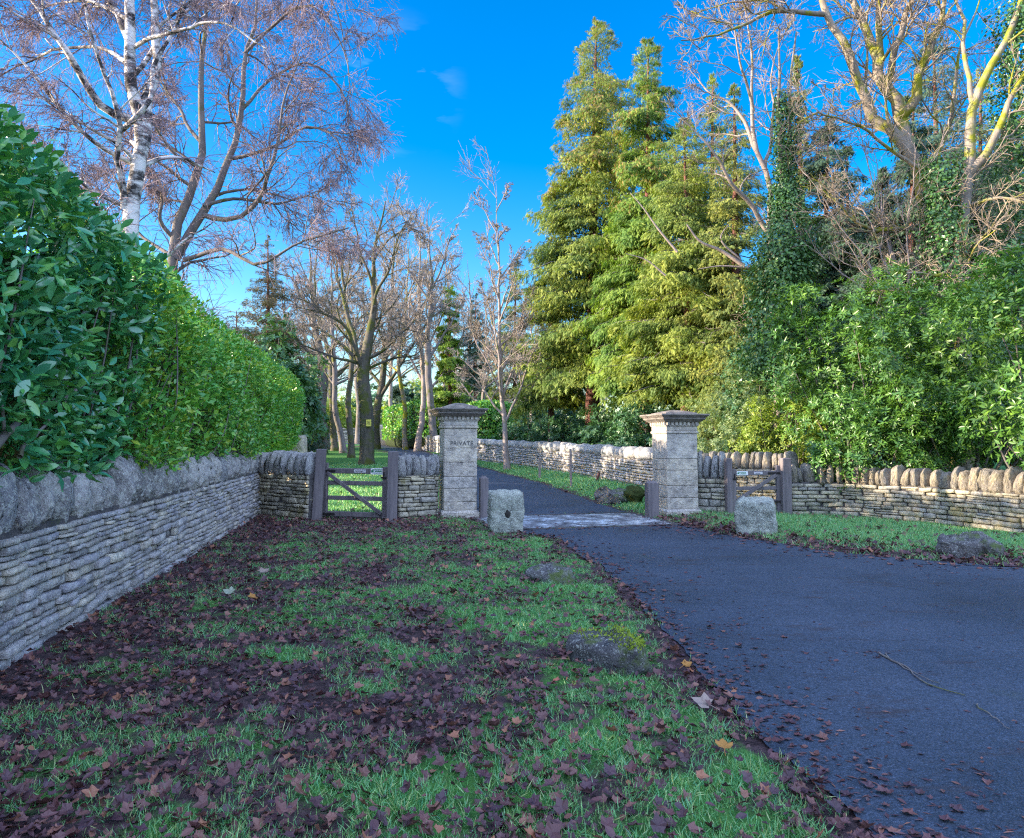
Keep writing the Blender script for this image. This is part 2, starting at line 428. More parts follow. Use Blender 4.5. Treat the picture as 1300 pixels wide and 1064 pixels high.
MAT['yew'] = leaf_mat('yew_spray', [(0.061, 0.113, 0.035), (0.122, 0.173, 0.044), (0.173, 0.208, 0.052), (0.087, 0.139, 0.044)], 0.6, 0.25, 0.15, patch=(1.5, 1.2, 0.8), pscale=0.5)
MAT['fir'] = leaf_mat('dark_fir_spray', [(0.034, 0.076, 0.053), (0.066, 0.123, 0.076), (0.053, 0.095, 0.047)], 0.6, 0.25, 0.1)
MAT['rusty_fir'] = leaf_mat('rusty_fir_spray', [(0.046, 0.072, 0.029), (0.091, 0.091, 0.039), (0.143, 0.091, 0.052), (0.065, 0.078, 0.039)], 0.65, 0.25, 0.12)
MAT['lime_tree'] = leaf_mat('bright_spray', [(0.14, 0.24, 0.03), (0.22, 0.33, 0.05), (0.17, 0.27, 0.04)], 0.6, 0.25, 0.25)
MAT['grass'] = leaf_mat('grass_blade', [(0.078, 0.269, 0.095), (0.175, 0.428, 0.127), (0.112, 0.332, 0.141), (0.316, 0.522, 0.159), (0.127, 0.380, 0.206), (0.095, 0.285, 0.095), (0.475, 0.506, 0.206), (0.141, 0.394, 0.159)], 0.4, 0.5, 0.2)
MAT['litter'] = leaf_mat('dead_maple_leaf', [(0.064, 0.025, 0.027), (0.124, 0.047, 0.043), (0.080, 0.038, 0.046), (0.174, 0.070, 0.057), (0.101, 0.041, 0.037), (0.058, 0.030, 0.040), (0.232, 0.100, 0.069), (0.064, 0.030, 0.038), (0.094, 0.039, 0.042), (0.053, 0.025, 0.033), (0.317, 0.128, 0.067)], 0.5, 0.4, 0.05)
MAT['leaf_tan'] = leaf_mat('tan_leaf', [(0.294, 0.210, 0.168), (0.322, 0.238, 0.196)], 0.6, 0.3, 0.1)
MAT['leaf_orange'] = leaf_mat('orange_leaf', [(0.375, 0.165, 0.038), (0.413, 0.195, 0.045)], 0.55, 0.3, 0.15)
MAT['leaf_pale'] = leaf_mat('pale_leaf', [(0.275, 0.303, 0.220), (0.297, 0.319, 0.231)], 0.6, 0.3, 0.1)
MAT['bark'] = bark_mat('grey_bark', (0.10, 0.085, 0.085), (0.23, 0.20, 0.18), (0.10, 0.11, 0.03), 0.60)
MAT['bark_moss'] = bark_mat('mossy_bark', (0.06, 0.055, 0.045), (0.15, 0.13, 0.10), (0.085, 0.095, 0.022), 0.52)
MAT['bark_tan'] = bark_mat('tan_bark', (0.15, 0.125, 0.105), (0.34, 0.28, 0.22), (0.22, 0.22, 0.02), 0.52)  # paler tan bark with yellow green moss
MAT['bark_pink'] = bark_mat('pale_bark', (0.20, 0.16, 0.15), (0.34, 0.28, 0.25), (0.14, 0.14, 0.05), 0.62)
MAT['bark_red'] = bark_mat('red_bark', (0.10, 0.045, 0.04), (0.20, 0.09, 0.07))
MAT['twig'] = bark_mat('bare_twig', (0.213, 0.177, 0.153), (0.388, 0.329, 0.277), scale=3, stretch=1, bump=0, island=True)
MAT['twig_birch'] = bark_mat('birch_twig', (0.203, 0.152, 0.175), (0.378, 0.287, 0.312), scale=3, stretch=1, bump=0, island=True)
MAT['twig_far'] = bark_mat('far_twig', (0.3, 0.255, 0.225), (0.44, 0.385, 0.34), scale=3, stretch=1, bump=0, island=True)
MAT['twig_tan'] = bark_mat('tan_twig', (0.24, 0.19, 0.14), (0.38, 0.30, 0.24), scale=3, stretch=1, bump=0, island=True)

def birch_mat():
    t = NT('birch_bark')
    f = t.noise(1.6, 5, 0.7, t.mapped((1.4, 1.4, 2.6)))
    c = t.ramp(f, [(0.43, (0.035, 0.03, 0.03)), (0.49, (0.30, 0.27, 0.26)), (0.55, (0.66, 0.62, 0.60)), (0.8, (0.74, 0.70, 0.68))])
    g = t.noise(5.0, 3, 0.6, t.mapped((1, 1, 9)))
    c = t.mix(t.ramp(g, [(0.64, 0.0), (0.70, 0.7)]), c, (0.10, 0.085, 0.08))
    t.color(c); t.bump(t.noise(20, 5, 0.7, t.mapped((1, 1, 3))), 0.5, 0.02)
    return t.set(0.75, 0.25)
MAT['birch'] = birch_mat()

def ground_mat():
    t = NT('ground_soil')
    at_ = t.n('Attribute', attribute_name='lush')
    f = t.noise(3.0, 6, 0.7)
    soil = t.ramp(t.noise(22, 6, 0.75), [(0.3, (0.03, 0.02, 0.022)), (0.55, (0.08, 0.05, 0.05)), (0.75, (0.13, 0.08, 0.075))])
    green = t.ramp(t.noise(14, 7, 0.75), [(0.3, (0.03, 0.08, 0.02)), (0.5, (0.06, 0.17, 0.035)), (0.72, (0.11, 0.25, 0.05))])
    k = t.math('ADD', at_.outputs['Fac'], t.math('MULTIPLY', t.math('SUBTRACT', f, 0.5), 1.2))
    t.color(t.mix(t.ramp(k, [(0.4, 0.0), (0.6, 1.0)]), soil, green))
    t.bump(t.noise(40, 5, 0.7), 0.8, 0.03)
    return t.set(0.95, 0.15)
MAT['ground'] = ground_mat()

def road_mat():
    t = NT('asphalt')
    big = t.noise(0.5, 5, 0.6)
    c = t.ramp(big, [(0.3, (0.026, 0.035, 0.052)), (0.5, (0.040, 0.053, 0.076)), (0.75, (0.058, 0.072, 0.098))])
    sp = t.noise(95, 3, 0.8)
    c = t.mix(1.0, c, t.ramp(sp, [(0.32, (0.5, 0.5, 0.5)), (0.52, (1, 1, 1)), (0.72, (2.0, 2.0, 2.1))]), 'MULTIPLY')
    c = t.mix(1.0, c, t.ramp(t.noise(38, 4, .75), [(0.35, (0.75, 0.75, 0.75)), (0.5, (1, 1, 1)), (0.68, (1.4, 1.4, 1.45))]), 'MULTIPLY')
    vo = t.n('TexVoronoi'); vo.inputs['Scale'].default_value = 70; t.l(t.tc.outputs['Object'], vo.inputs['Vector'])
    c = t.mix(t.ramp(vo.outputs['Distance'], [(0.10, 0.5), (0.2, 0.0)]), c, (0.20, 0.19, 0.19))
    st = t.noise(1.1, 6, 0.75, t.mapped((1.0, 3.0, 1.0)))
    c = t.mix(t.ramp(st, [(0.56, 0.0), (0.66, 0.7)]), c, (0.040, 0.028, 0.030))
    ms = t.noise(0.45, 5, 0.7, t.mapped((1.6, 0.7, 1)))
    c = t.mix(t.ramp(ms, [(0.64, 0.0), (0.72, 0.45)]), c, (0.05, 0.065, 0.025))
    t.color(c)
    t.bump(t.math('ADD', sp, t.math('MULTIPLY', vo.outputs['Distance'], 0.8)), 0.6, 0.008)
    t.l(t.ramp(big, [(0.35, 0.55), (0.65, 0.75)]), t.b.inputs['Roughness'])
    m = t.set(0.6, 0.28); return m
MAT['road'] = road_mat()
def steel_mat():
    t = NT('worn_steel')
    f = t.noise(2.2, 5, 0.7)
    t.color(t.ramp(f, [(0.36, (0.08, 0.075, 0.08)), (0.50, (0.24, 0.245, 0.26)), (0.60, (0.60, 0.63, 0.66))]))
    t.l(t.ramp(f, [(0.4, 0.6), (0.6, 0.38)]), t.b.inputs['Roughness'])
    return t.set(0.45, 0.5, 0.7)
MAT['steel'] = steel_mat()

# ------------------------------------------------------------------ road outline
LE_PX = [(1100, 1064), (1005, 975), (948, 920), (884, 850), (838, 792), (792, 747), (748, 710), (706, 684)]
RE_PX = [(1300, 722), (1180, 713), (1080, 704), (1000, 692), (920, 679), (868, 668)]
GL = np.array([math.cos(R(14)), math.sin(R(14)), 0])          # along the gate line
GN = np.array([math.sin(R(14)), -math.cos(R(14)), 0])         # out towards the lane
GA, GB = gnd(612, 664), gnd(832, 660)
G0 = (GA + GB) / 2; GW = 1.72
gridF = [G0 + GN * 1.15 - GL * GW, G0 + GN * 1.15 + GL * (GW + .1)]
gridB = [G0 - GN * 1.15 - GL * GW, G0 - GN * 1.15 + GL * (GW + .1)]
left_e = np.array([(3.3, -14, 0), (1.9, -3, 0), (1.35, 1.2, 0)] + [tuple(gnd(*p)) for p in LE_PX] + [tuple(gridF[0])])
right_e = np.array([(40, -14, 0), (30, 4, 0), (19, 9.0, 0)] + [tuple(gnd(*p)) for p in RE_PX] + [tuple(gridF[1])])
left_d = [tuple(gridB[0])] + [(X_at(px, Y) , Y, 0) for px, Y in ((578, 24), (555, 32), (527, 42), (500, 54), (470, 68), (430, 84), (380, 104))]
right_d = [tuple(gridB[1])] + [tuple(gnd(*p)) for p in ((760, 640), (690, 615), (640, 602), (600, 591), (560, 583))] + [(X_at(528, 66), 66, 0), (X_at(487, 82), 82, 0), (X_at(420, 102), 102, 0)]
left_d, right_d = np.array(left_d), np.array(right_d)

def resample(p, n):
    d = np.concatenate([[0], np.cumsum(np.linalg.norm(np.diff(p[:, :2], axis=0), axis=1))])
    t = np.linspace(0, d[-1], n)
    return np.stack([np.interp(t, d, p[:, i]) for i in range(3)], -1)

def dist_poly(x, y, line):
    q = np.stack([x, y], -1); best = np.full(x.shape, 1e9)
    for a, b in zip(line[:-1, :2], line[1:, :2]):
        ab = b - a; t = np.clip(((q - a) @ ab) / (ab @ ab), 0, 1)
        best = np.minimum(best, np.linalg.norm(q - a - t[..., None] * ab, axis=-1))
    return best
def inside(x, y, poly):
    r = np.zeros(x.shape, bool); j = len(poly) - 1
    for i in range(len(poly)):
        xi, yi, xj, yj = poly[i][0], poly[i][1], poly[j][0], poly[j][1]
        c = ((yi > y) != (yj > y)) & (x < (xj - xi) * (y - yi) / (yj - yi + 1e-12) + xi)
        r ^= c; j = i
    return r
ROADS = [np.concatenate([left_e, right_e[::-1]]), np.concatenate([left_d, right_d[::-1]])]
PIT = np.array([gridF[0], gridF[1], gridB[1], gridB[0]])
def road_dist(x, y):
    """signed distance outside the tarmac (negative on it)"""
    d = np.minimum.reduce([dist_poly(x, y, np.vstack([p, p[:1]])) for p in ROADS + [PIT]])
    ins = inside(x, y, ROADS[0]) | inside(x, y, ROADS[1]) | inside(x, y, PIT)
    return np.where(ins, -d, d)

WL0, WL1 = gnd(0, 862), gnd(330, 656)               # foot of the long left wall
WDIR = unit((WL1 - WL0) * np.array([1, 1, 0])); WNRM = np.array([WDIR[1], -WDIR[0], 0])   # faces the lawn
def wall_x(y): return WL0[0] + (y - WL0[1]) * WDIR[0] / WDIR[1]

def lift(x, y):
    """lawn height over the base terrain"""
    d = road_dist(x, y)
    s = np.clip((d - 0.05) / 0.9, 0, 1); s = s * s * (3 - 2 * s)
    return s * (0.035 + 0.06 * (n2(x, y, 0.9, 3) - 0.4) + 0.03 * (n2(x, y, 4.0, 7) - .5))
def lushness(x, y):
    wd = np.clip(x - wall_x(y), 0, 9)
    d = road_dist(x, y)
    g = 0.475 + 0.14 * (n2(x, y, 0.8, 21) - 0.5) * 2.0 + 0.50 * (n2(x, y, 2.4, 24) - 0.5) * 2.0
    g = g + 0.18 * np.exp(-np.abs(d - 0.5) / 0.8) - 0.28 * np.exp(-wd / 1.0) - 0.34 * np.exp(-np.abs(y - 13.2) / 1.3) * (x < 0.3)
    g = g - 0.16 * np.exp(-((x - 0.2) ** 2 / 2.0 + (y - 4.6) ** 2 / 1.2))
    g = np.where(d < 0.14, g - 0.35, g)
    far = (y > 15.6)
    g = np.where(far, 0.72 + 0.3 * (n2(x, y, 0.5, 5) - 0.5) - 0.7 * np.exp(-np.abs(d) / 0.25), g)
    rt = (x > 2.0) & (d > 0) & (y < 16.5) & (x > 3)
    g = np.where(rt, np.clip(0.0 + d * 0.55, 0, 0.9) + 0.4 * (n2(x, y, 1.5, 8) - 0.5), g)
    return np.clip(g, 0, 1)

# ------------------------------------------------------------------ ground and road
def make_ground():
    xs = np.concatenate([np.linspace(-300, -30, 19)[:-1], np.linspace(-30, -9, 22)[:-1], np.linspace(-9, 12, 141)[:-1], np.linspace(12, 40, 29)[:-1], np.linspace(40, 300, 18)])
    ys = np.concatenate([np.linspace(-60, -4, 9)[:-1], np.linspace(-4, 24, 188)[:-1], np.linspace(24, 60, 61)[:-1], np.linspace(60, 400, 30)])
    X, Y = np.meshgrid(xs, ys)
    x, y = X.ravel(), Y.ravel()
    z = H(x, y) + lift(x, y)
    z = np.where(inside(x, y, G0 + (PIT - G0) * 1.0), z - 0.4, z)
    lu = lushness(x, y)
    idx = np.arange(len(x)).reshape(X.shape)
    Q = np.stack([idx[:-1, :-1], idx[:-1, 1:], idx[1:, 1:], idx[1:, :-1]], -1).reshape(-1, 4)
    g = build('ground', MB().add(np.stack([x, y, z], -1), Q), MAT['ground'], attrs={'lush': lu})
    tag(g, 'lawn and verges of short grass and wet soil', None, None, 'structure')
make_ground()

def ribbon(name, Lp, Rp, n, m, label):
    A, B = resample(Lp, n), resample(Rp, n)
    t = np.linspace(0, 1, m)[None, :, None]
    P = A[:, None] * (1 - t) + B[:, None] * t
    e = (n2(P[..., 0], P[..., 1], 2.2, 31) - 0.5) * 0.34 + (n2(P[..., 0], P[..., 1], 11.0, 33) - 0.5) * 0.10
    dirv = unit(B - A)[:, None]
    w = np.zeros((n, m)); w[:, 0] = -1; w[:, -1] = 1
    w[0] = 0; w[-1] = 0
    P = P + dirv * (e * w)[..., None]
    P[..., 2] = H(P[..., 0], P[..., 1]) + 0.014
    idx = np.arange(n * m).reshape(n, m)
    Q = np.stack([idx[:-1, :-1], idx[:-1, 1:], idx[1:, 1:], idx[1:, :-1]], -1).reshape(-1, 4)
    return tag(build(name, MB().add(P.reshape(-1, 3), Q), MAT['road']), label, None, None, 'structure')
ribbon('road', left_e, right_e, 360, 40, 'dark damp asphalt road sweeping to the gate pillars')
ribbon('driveway', left_d, right_d, 160, 12, 'grey asphalt driveway beyond the cattle grid')

# ------------------------------------------------------------------ cattle grid
def cattle_grid():
    z = float(H(G0[0], G0[1])) + 0.02
    t = thing('cattle_grid', 'steel cattle grid of parallel bars set across the drive between the pillars', 'cattle grid', (G0[0], G0[1], z))
    yaw = R(14)
    fr = MB()
    for s in (-1, 1): box(fr, G0 + GN * 1.14 * s + np.array([0, 0, z - 0.12]) * [0, 0, 1] - [0, 0, G0[2]], (2 * GW + .2, 0.10, 0.26), yaw)
    for s in (-1, 1): box(fr, G0 + GL * (GW + .06) * s + np.array([0, 0, z - 0.12 - G0[2]]), (0.10, 2.18, 0.26), yaw)
    build('frame', fr, MAT['core'], t)
    for i in range(15):
        o = -1.0 + i * 2.0 / 14
        c = G0 + GN * o; c = np.array([c[0], c[1], z - 0.03])
        b = MB(); tubes(b, np.stack([c - GL * (GW), c, c + GL * (GW)]), np.full(3, 0.042), 8)
        build('bar', b, MAT['steel'], t)
    e = MB()
    for s in (-0.5, 0.0, .5): box(e, G0 + GL * (GW * 1.3 * s) + np.array([0, 0, z - 0.15 - G0[2]]), (0.07, 2.1, 0.12), yaw)
    build('bearer', e, MAT['core'], t)
cattle_grid()

# ------------------------------------------------------------------ dry stone walls
def coping_meshes(tag_, n, count, k, amp, seed, mat):
    out = []
    for i in range(count):
        mb = MB(); lumps(mb, np.zeros((1, 3)), (1.0, 1.0, 1.0), np.eye(3)[None], n, ((2.2, 2.5, 3.2, 2.3, 2.8) if n == 10 else (3.4, 4.5, 3.0, 5.0, 3.6))[i % 5], amp, 1.3, seed + i * 17)
        V = mb.v[0]; V += (np.stack([fbm(V * 3.1 + i * 9.1, seed + 3 * q, 2) - 0.5 for q in range(3)], -1)) * 0.34 + (np.stack([fbm(V * 5.1 + i * 5.3, seed + 3 * q + 40, 3) - 0.5 for q in range(3)], -1)) * 0.30
        V[:, 0] *= 1 - (0.16 + .07 * (i % 4)) * np.clip(V[:, 2], -1, 1); V[:, 1] *= 1 - 0.12 * np.clip(V[:, 2], 0, 1)
        me = build('coping_stone', mb, mat); m = me.data
        bpy.data.objects.remove(me); out.append(m)
    return out
COPE = {}

def stone_wall(label, pts, hc, cope_h, cope_w, thick=0.42, sh=0.065, sl=(0.16, 0.42), n=3, seed=1, mat='wall', cmat='coping', cn=6, group='dry stone walls', face=None, name='stone_wall', rake=None, cap_jit=0.12):
    rng = np.random.default_rng(seed)
    pts = np.asarray(pts, float)[:, :2]
    if len(pts) > 2: pts = smooth_path(np.c_[pts, pts[:, 0] * 0], 40)[:, :2]
    seg = np.linalg.norm(np.diff(pts, axis=0), axis=1); L = seg.sum()
    d = np.concatenate([[0], np.cumsum(seg)])
    mid = pts.mean(0)
    t = thing(name, label, 'wall', (mid[0], mid[1], float(H(*mid))), group)
    def P(s):
        s = np.clip(s, 0, L); x = np.interp(s, d, pts[:, 0]); y = np.interp(s, d, pts[:, 1])
        i = np.clip(np.searchsorted(d, s, side='right') - 1, 0, len(seg) - 1)
        dr = (pts[i + 1] - pts[i]) / seg[i][:, None]
        return np.stack([x, y], -1), dr
    C, S, A = [], [], []
    z = -0.06; row = 0
    while z < hc - 0.01:
        h = min(sh * rng.uniform(0.6, 1.55), max(hc - z, 0.03))
        if z < 0.15: h = max(h, sh * 1.3)
        s = -rng.uniform(0, 0.2)
        while s < L:
            l = rng.uniform(*sl) * (1.3 if z < 0.2 else 1.0)
            e = min(s + l, L); s0 = max(s, 0)
            if e - s0 > 0.04:
                rows = [(z, h)] if rng.random() > 0.12 or h < sh else [(z, h * .5), (z + h * .5, h * .5)]
                for zz, hh in rows:
                    C.append(((s0 + e) / 2, zz + hh / 2, rng.normal(0, 0.014))); S.append(((e - s0) / 2 * rng.uniform(.93, .98), thick / 2 * rng.uniform(0.93, 1.04), hh / 2 * rng.uniform(.78, .95))); A.append(rng.normal(0, 0.035))
            s = e if e < L else L
        z += h; row += 1
    C, S, A = np.array(C), np.array(S), np.array(A)
    p, dr = P(C[:, 0])
    nr = np.stack([dr[:, 1], -dr[:, 0]], -1)
    ctr = np.concatenate([p + nr * (C[:, 2:3] - thick / 2), (H(p[:, 0], p[:, 1]) + C[:, 1])[:, None]], -1)
    ax = np.zeros((len(C), 3, 3)); ax[:, 0, :2] = dr; ax[:, 0, 2] = A; ax[:, 1, :2] = -nr; ax[:, 2, 2] = 1
    slope = (H(*(p + dr * .5).T) - H(*(p - dr * .5).T)); ax[:, 0, 2] += slope
    mb = MB(); lumps(mb, ctr, S, ax, n, 14.0, 0.24, 11.0, seed, 0.30)
    body = build('stonework', mb, MAT[mat], t)
    ns = max(int(L / (0.15 if L < 25 else 0.5)), 1) + 1
    q, dq = P(np.linspace(0, L, ns)); nq = np.stack([dq[:, 1], -dq[:, 0]], -1)
    zb = H(q[:, 0], q[:, 1])
    V = []
    for off in (-0.05, -thick + 0.05):
        for zz in (-0.2, hc + cope_h * 0.07): V.append(np.concatenate([q + nq * off, (zb + zz)[:, None]], -1))
    V = np.stack(V, 1); idx = np.arange(ns * 4).reshape(ns, 4); F = []
    for a, b in ((0, 1), (1, 3), (3, 2)): F.append(np.stack([idx[:-1, a], idx[1:, a], idx[1:, b], idx[:-1, b]], -1))
    F.append(np.array([[idx[0, 0], idx[0, 1], idx[0, 3], idx[0, 2]], [idx[-1, 0], idx[-1, 2], idx[-1, 3], idx[-1, 1]]]))
    build('core', MB().add(V.reshape(-1, 3), np.concatenate(F)), MAT['core'], t)
    key = (cmat, cn)
    if key not in COPE: COPE[key] = coping_meshes(cmat, cn, 9, 3.6, 0.0, seed + 100, MAT[cmat])
    s = 0.0; o0 = np.array(ORIGIN[t.name])
    while s < L - 0.03:
        w = min(rng.uniform(*cope_w), L - s)
        if L - s - w < cope_w[0] * 0.5: w = L - s
        pp, dd = P(np.array([s + w / 2])); nn = np.array([dd[0, 1], -dd[0, 0]])
        hh = cope_h * rng.uniform(1 - cap_jit, 1 + cap_jit * 0.8)
        o = bpy.data.objects.new('coping_stone', COPE[key][rng.integers(len(COPE[key]))]); COL.objects.link(o); o.parent = t
        cxy = pp[0] - nn * (thick / 2 + rng.normal(0, 0.02))
        o.location = (cxy[0] - o0[0], cxy[1] - o0[1], float(H(*pp[0])) + hc + hh * 0.46 - o0[2])
        o.rotation_euler = (rng.normal(0, 0.05), (rake if rake is not None else 0) + rng.normal(0, 0.10), math.atan2(dd[0, 1], dd[0, 0]) + rng.normal(0, .12))
        o.scale = (w * rng.uniform(.39, .46), thick * rng.uniform(.50, .60), hh * 0.54)
        s += w
    return t

stone_wall('long grey dry stone wall under the tall hedge, running from the left edge to the gate', [WL0 - WDIR * 3.2, WL1], 0.93, 0.48, (0.22, 0.46), 0.45, 0.062, (0.12, 0.42), 4, 11, cn=10, name='boundary_wall', cap_jit=.2)
g1a, g1b = gnd(333, 657), gnd(389, 663)
stone_wall('short pale dry stone wall between the hedge wall and the gate with leaning hinge post', [g1a - unit(g1b - g1a) * .35, g1b], 0.92, 0.45, (0.13, 0.24), 0.45, 0.085, (0.16, 0.34), 4, 12, mat='wall_warm', cn=6, rake=0.08, name='return_wall')
PL = gnd(579, 659); PR = gnd(862, 657)
PLC = PL + np.array([0.0, 0.40, 0]); PRC = PR + np.array([0.03, 0.44, 0])
g2a = gnd(506, 662)
stone_wall('narrow dry stone wall with five upright coping stones beside the pillar marked PRIVATE', [g2a, PLC - GL * 0.42 + GN * 0.2], 0.88, 0.42, (0.14, 0.20), 0.42, 0.085, (0.14, 0.36), 4, 13, mat='wall_warm', cn=6, name='return_wall')
RG0, RG1 = gnd(926, 657), gnd(1000, 656)
stone_wall('short mossy stone wall between the right pillar and the gate beside it', [PRC + GL * 0.40 + GN * 0.15, RG0 + np.array([-.05, .1, 0])], 0.80, 0.52, (0.12, 0.2), 0.42, 0.10, (0.2, 0.45), 4, 14, mat='wall_warm', cn=6, rake=0.12, name='return_wall')
bw0, bw1 = np.array([4.2, 18.0, 0]), RG1 + np.array([0.5, 0.9, 0])
stone_wall('dry stone wall seen through and above the bars of the gate on the right', [bw0, bw1], 0.95, 0.38, (0.14, 0.24), 0.4, 0.085, (0.16, 0.4), 3, 15, mat='wall_warm', cmat='coping_warm', cn=6, name='inner_wall')
RW = [RG1 + np.array([0.10, 0.02, 0]), gnd(1050, 656), gnd(1150, 663), gnd(1300, 681)]
RW.append(RW[-1] + (RW[-1] - RW[-2]) * 1.3)
stone_wall('low dry stone wall with lit coping stones running to the right edge under the laurels', RW, 0.70, 0.37, (0.11, 0.25), 0.42, 0.07, (0.16, 0.45), 4, 16, mat='wall_warm', cmat='coping_warm', cn=6, name='boundary_wall', cap_jit=0.22)
FW = [np.array([X_at(480, 80), 80., 0]), np.array([X_at(530, 62), 62., 0]), gnd(600, 584), gnd(690, 597), gnd(760, 609), gnd(836, 624)]
FW.append(FW[-1] + np.array([1.6, -3.2, 0]))
stone_wall('long dry stone wall curving up the right side of the driveway behind the pillars', FW, 0.92, 0.36, (0.5, 0.85), 0.42, 0.10, (0.25, 0.55), 2, 17, mat='wall', cmat='coping', cn=4, name='driveway_wall')

# ------------------------------------------------------------------ gate pillars
def gate_pillar(label, c, zt, w, lettered):
    z0 = float(H(c[0], c[1])); yaw = R(14)
    t = thing('gate_pillar', label, 'pillar', (c[0], c[1], z0), 'pillars of the drive entrance')
    h = zt - z0
    def blk(mb, z1, z2, hw, bev=0.02): box(mb, (c[0], c[1], z0 + (z1 + z2) / 2), (2 * hw, 2 * hw, z2 - z1), yaw, bev)
    a = w / 2
    pl = MB(); blk(pl, -0.15, 0.12, a + 0.055); frustum(pl, c, z0 + .118, z0 + .17, a + .05, a + .004, yaw); build('plinth', pl, MAT['pillar'], t, smooth=False)
    sh = MB(); cuts = np.array([0.165, .34, .62, .86, 1.16, 1.45, h * .775]) if lettered else np.array([0.165, .40, .66, .98, 1.22, h * .775])
    for k in range(len(cuts) - 1): blk(sh, cuts[k] + .002, cuts[k + 1] - .002, a - 0.002 * (k % 2), 0.012)
    shaft = build('shaft', sh, MAT['pillar'], t, smooth=False)
    nk = MB(); zN = h * 0.775
    blk(nk, zN, zN + .055, a + .022, .015); blk(nk, zN + .055, zN + 0.155, a + .004, .01); build('necking', nk, MAT['pillar'], t, smooth=False)
    de = MB(); zd = zN + 0.155
    blk(de, zd, zd + .02, a + .02, .004)
    for f in range(4):
        rot = axes(yaw + f * math.pi / 2)
        for i in range(8):
            o = (-a + 0.03) + i * (2 * a - 0.06) / 7
            box(de, np.array([o, -(a + 0.022), 0]) @ rot + np.array([c[0], c[1], z0 + zd + .055]), (0.055, 0.05, 0.066), yaw + f * math.pi / 2, .006)
    blk(de, zd + .02, zd + .09, a + .002, .004)
    build('dentils', de, MAT['pillar'], t, smooth=False)
    co = MB(); zc = zd + .089
    frustum(co, c, z0 + zc, z0 + zc + .06, a + .05, a + .13, yaw); blk(co, zc + .058, zc + .10, a + .14, .01); frustum(co, c, z0 + zc + .098, z0 + zc + .14, a + .145, a + .19, yaw); blk(co, zc + .138, zc + .175, a + .20, .012)
    build('cornice', co, MAT['pillar_top'], t, smooth=False)
    cp = MB(); zk = zc + .174; hh = h - zk
    frustum(cp, c, z0 + zk, z0 + zk + hh * .35, a + .02, a - 0.0, yaw); frustum(cp, c, z0 + zk + hh * .348, z0 + zk + hh * .8, a - .01, a * 0.5, yaw); frustum(cp, c, z0 + zk + hh * .798, z0 + h, a * .49, a * .2, yaw)
    build('cap', cp, MAT['pillar_top'], t, smooth=False)
    if lettered:
        for txt, size, zz in (('PRIVATE', 0.118, z0 + h * 0.63), ):
            cu = bpy.data.curves.new('lettering', 'FONT'); cu.body = txt; cu.size = size; cu.align_x = 'CENTER'; cu.extrude = 0.003; cu.offset = 0.0006; cu.space_character = 1.12
            ob = bpy.data.objects.new('lettering_src', cu); COL.objects.link(ob)
            bpy.context.view_layer.update()
            me = bpy.data.meshes.new_from_object(ob.evaluated_get(bpy.context.evaluated_depsgraph_get()))
            bpy.data.objects.remove(ob); me.materials.clear(); me.materials.append(MAT['letter'])
            lo = bpy.data.objects.new('lettering', me); COL.objects.link(lo); lo.parent = shaft
            p = np.array([0.0, 0, zz - z0]) + GN * (a + 0.002) + GL * 0.02
            lo.location = p; lo.rotation_euler = (math.pi / 2, 0, yaw)
        dm = MB(); box(dm, np.array([c[0], c[1], z0 + h * .48]) + GN * a + GL * .02, (0.07, .006, .012), yaw, .002); box(dm, np.array([c[0], c[1], z0 + h * .468]) + GN * a + GL * .03, (0.03, .006, .02), yaw, .002)
        build('incised_mark', dm, MAT['letter'], shaft)
    return t
gate_pillar('square stone gate pillar carved PRIVATE, left of the driveway', PLC, at(579, 512, PLC[1])[2], 0.70, True)
gate_pillar('square stone gate pillar with one sunlit side, right of the driveway', PRC, at(862, 521, PRC[1])[2], 0.72, False)

# ------------------------------------------------------------------ posts, gates, bollards
def post(name, label, base, h, w, dpt, yaw, cat, group, lean=0.0, cham=True, mat='timber', leany=0.0):
    mb = MB(); z0 = float(H(base[0], base[1]))
    V0 = MB(); box(V0, (0, 0, h / 2 - 0.1), (w, dpt, h + 0.2), 0, 0.012)
    if cham: frustum(V0, (0, 0), h - .012, h + .035, w / 2 - .012, w / 6, 0, dpt / 2 - .012, dpt / 6)
    V = np.concatenate(V0.v); V[:, 0] += V[:, 2] * lean; V[:, 1] += V[:, 2] * leany
    mb.v = [V @ axes(yaw) + np.array([base[0], base[1], z0])]; mb.f = V0.f; mb.n = len(V)
    return tag(build(name, mb, MAT[mat], origin=(base[0], base[1], z0), smooth=False), label, cat, group)

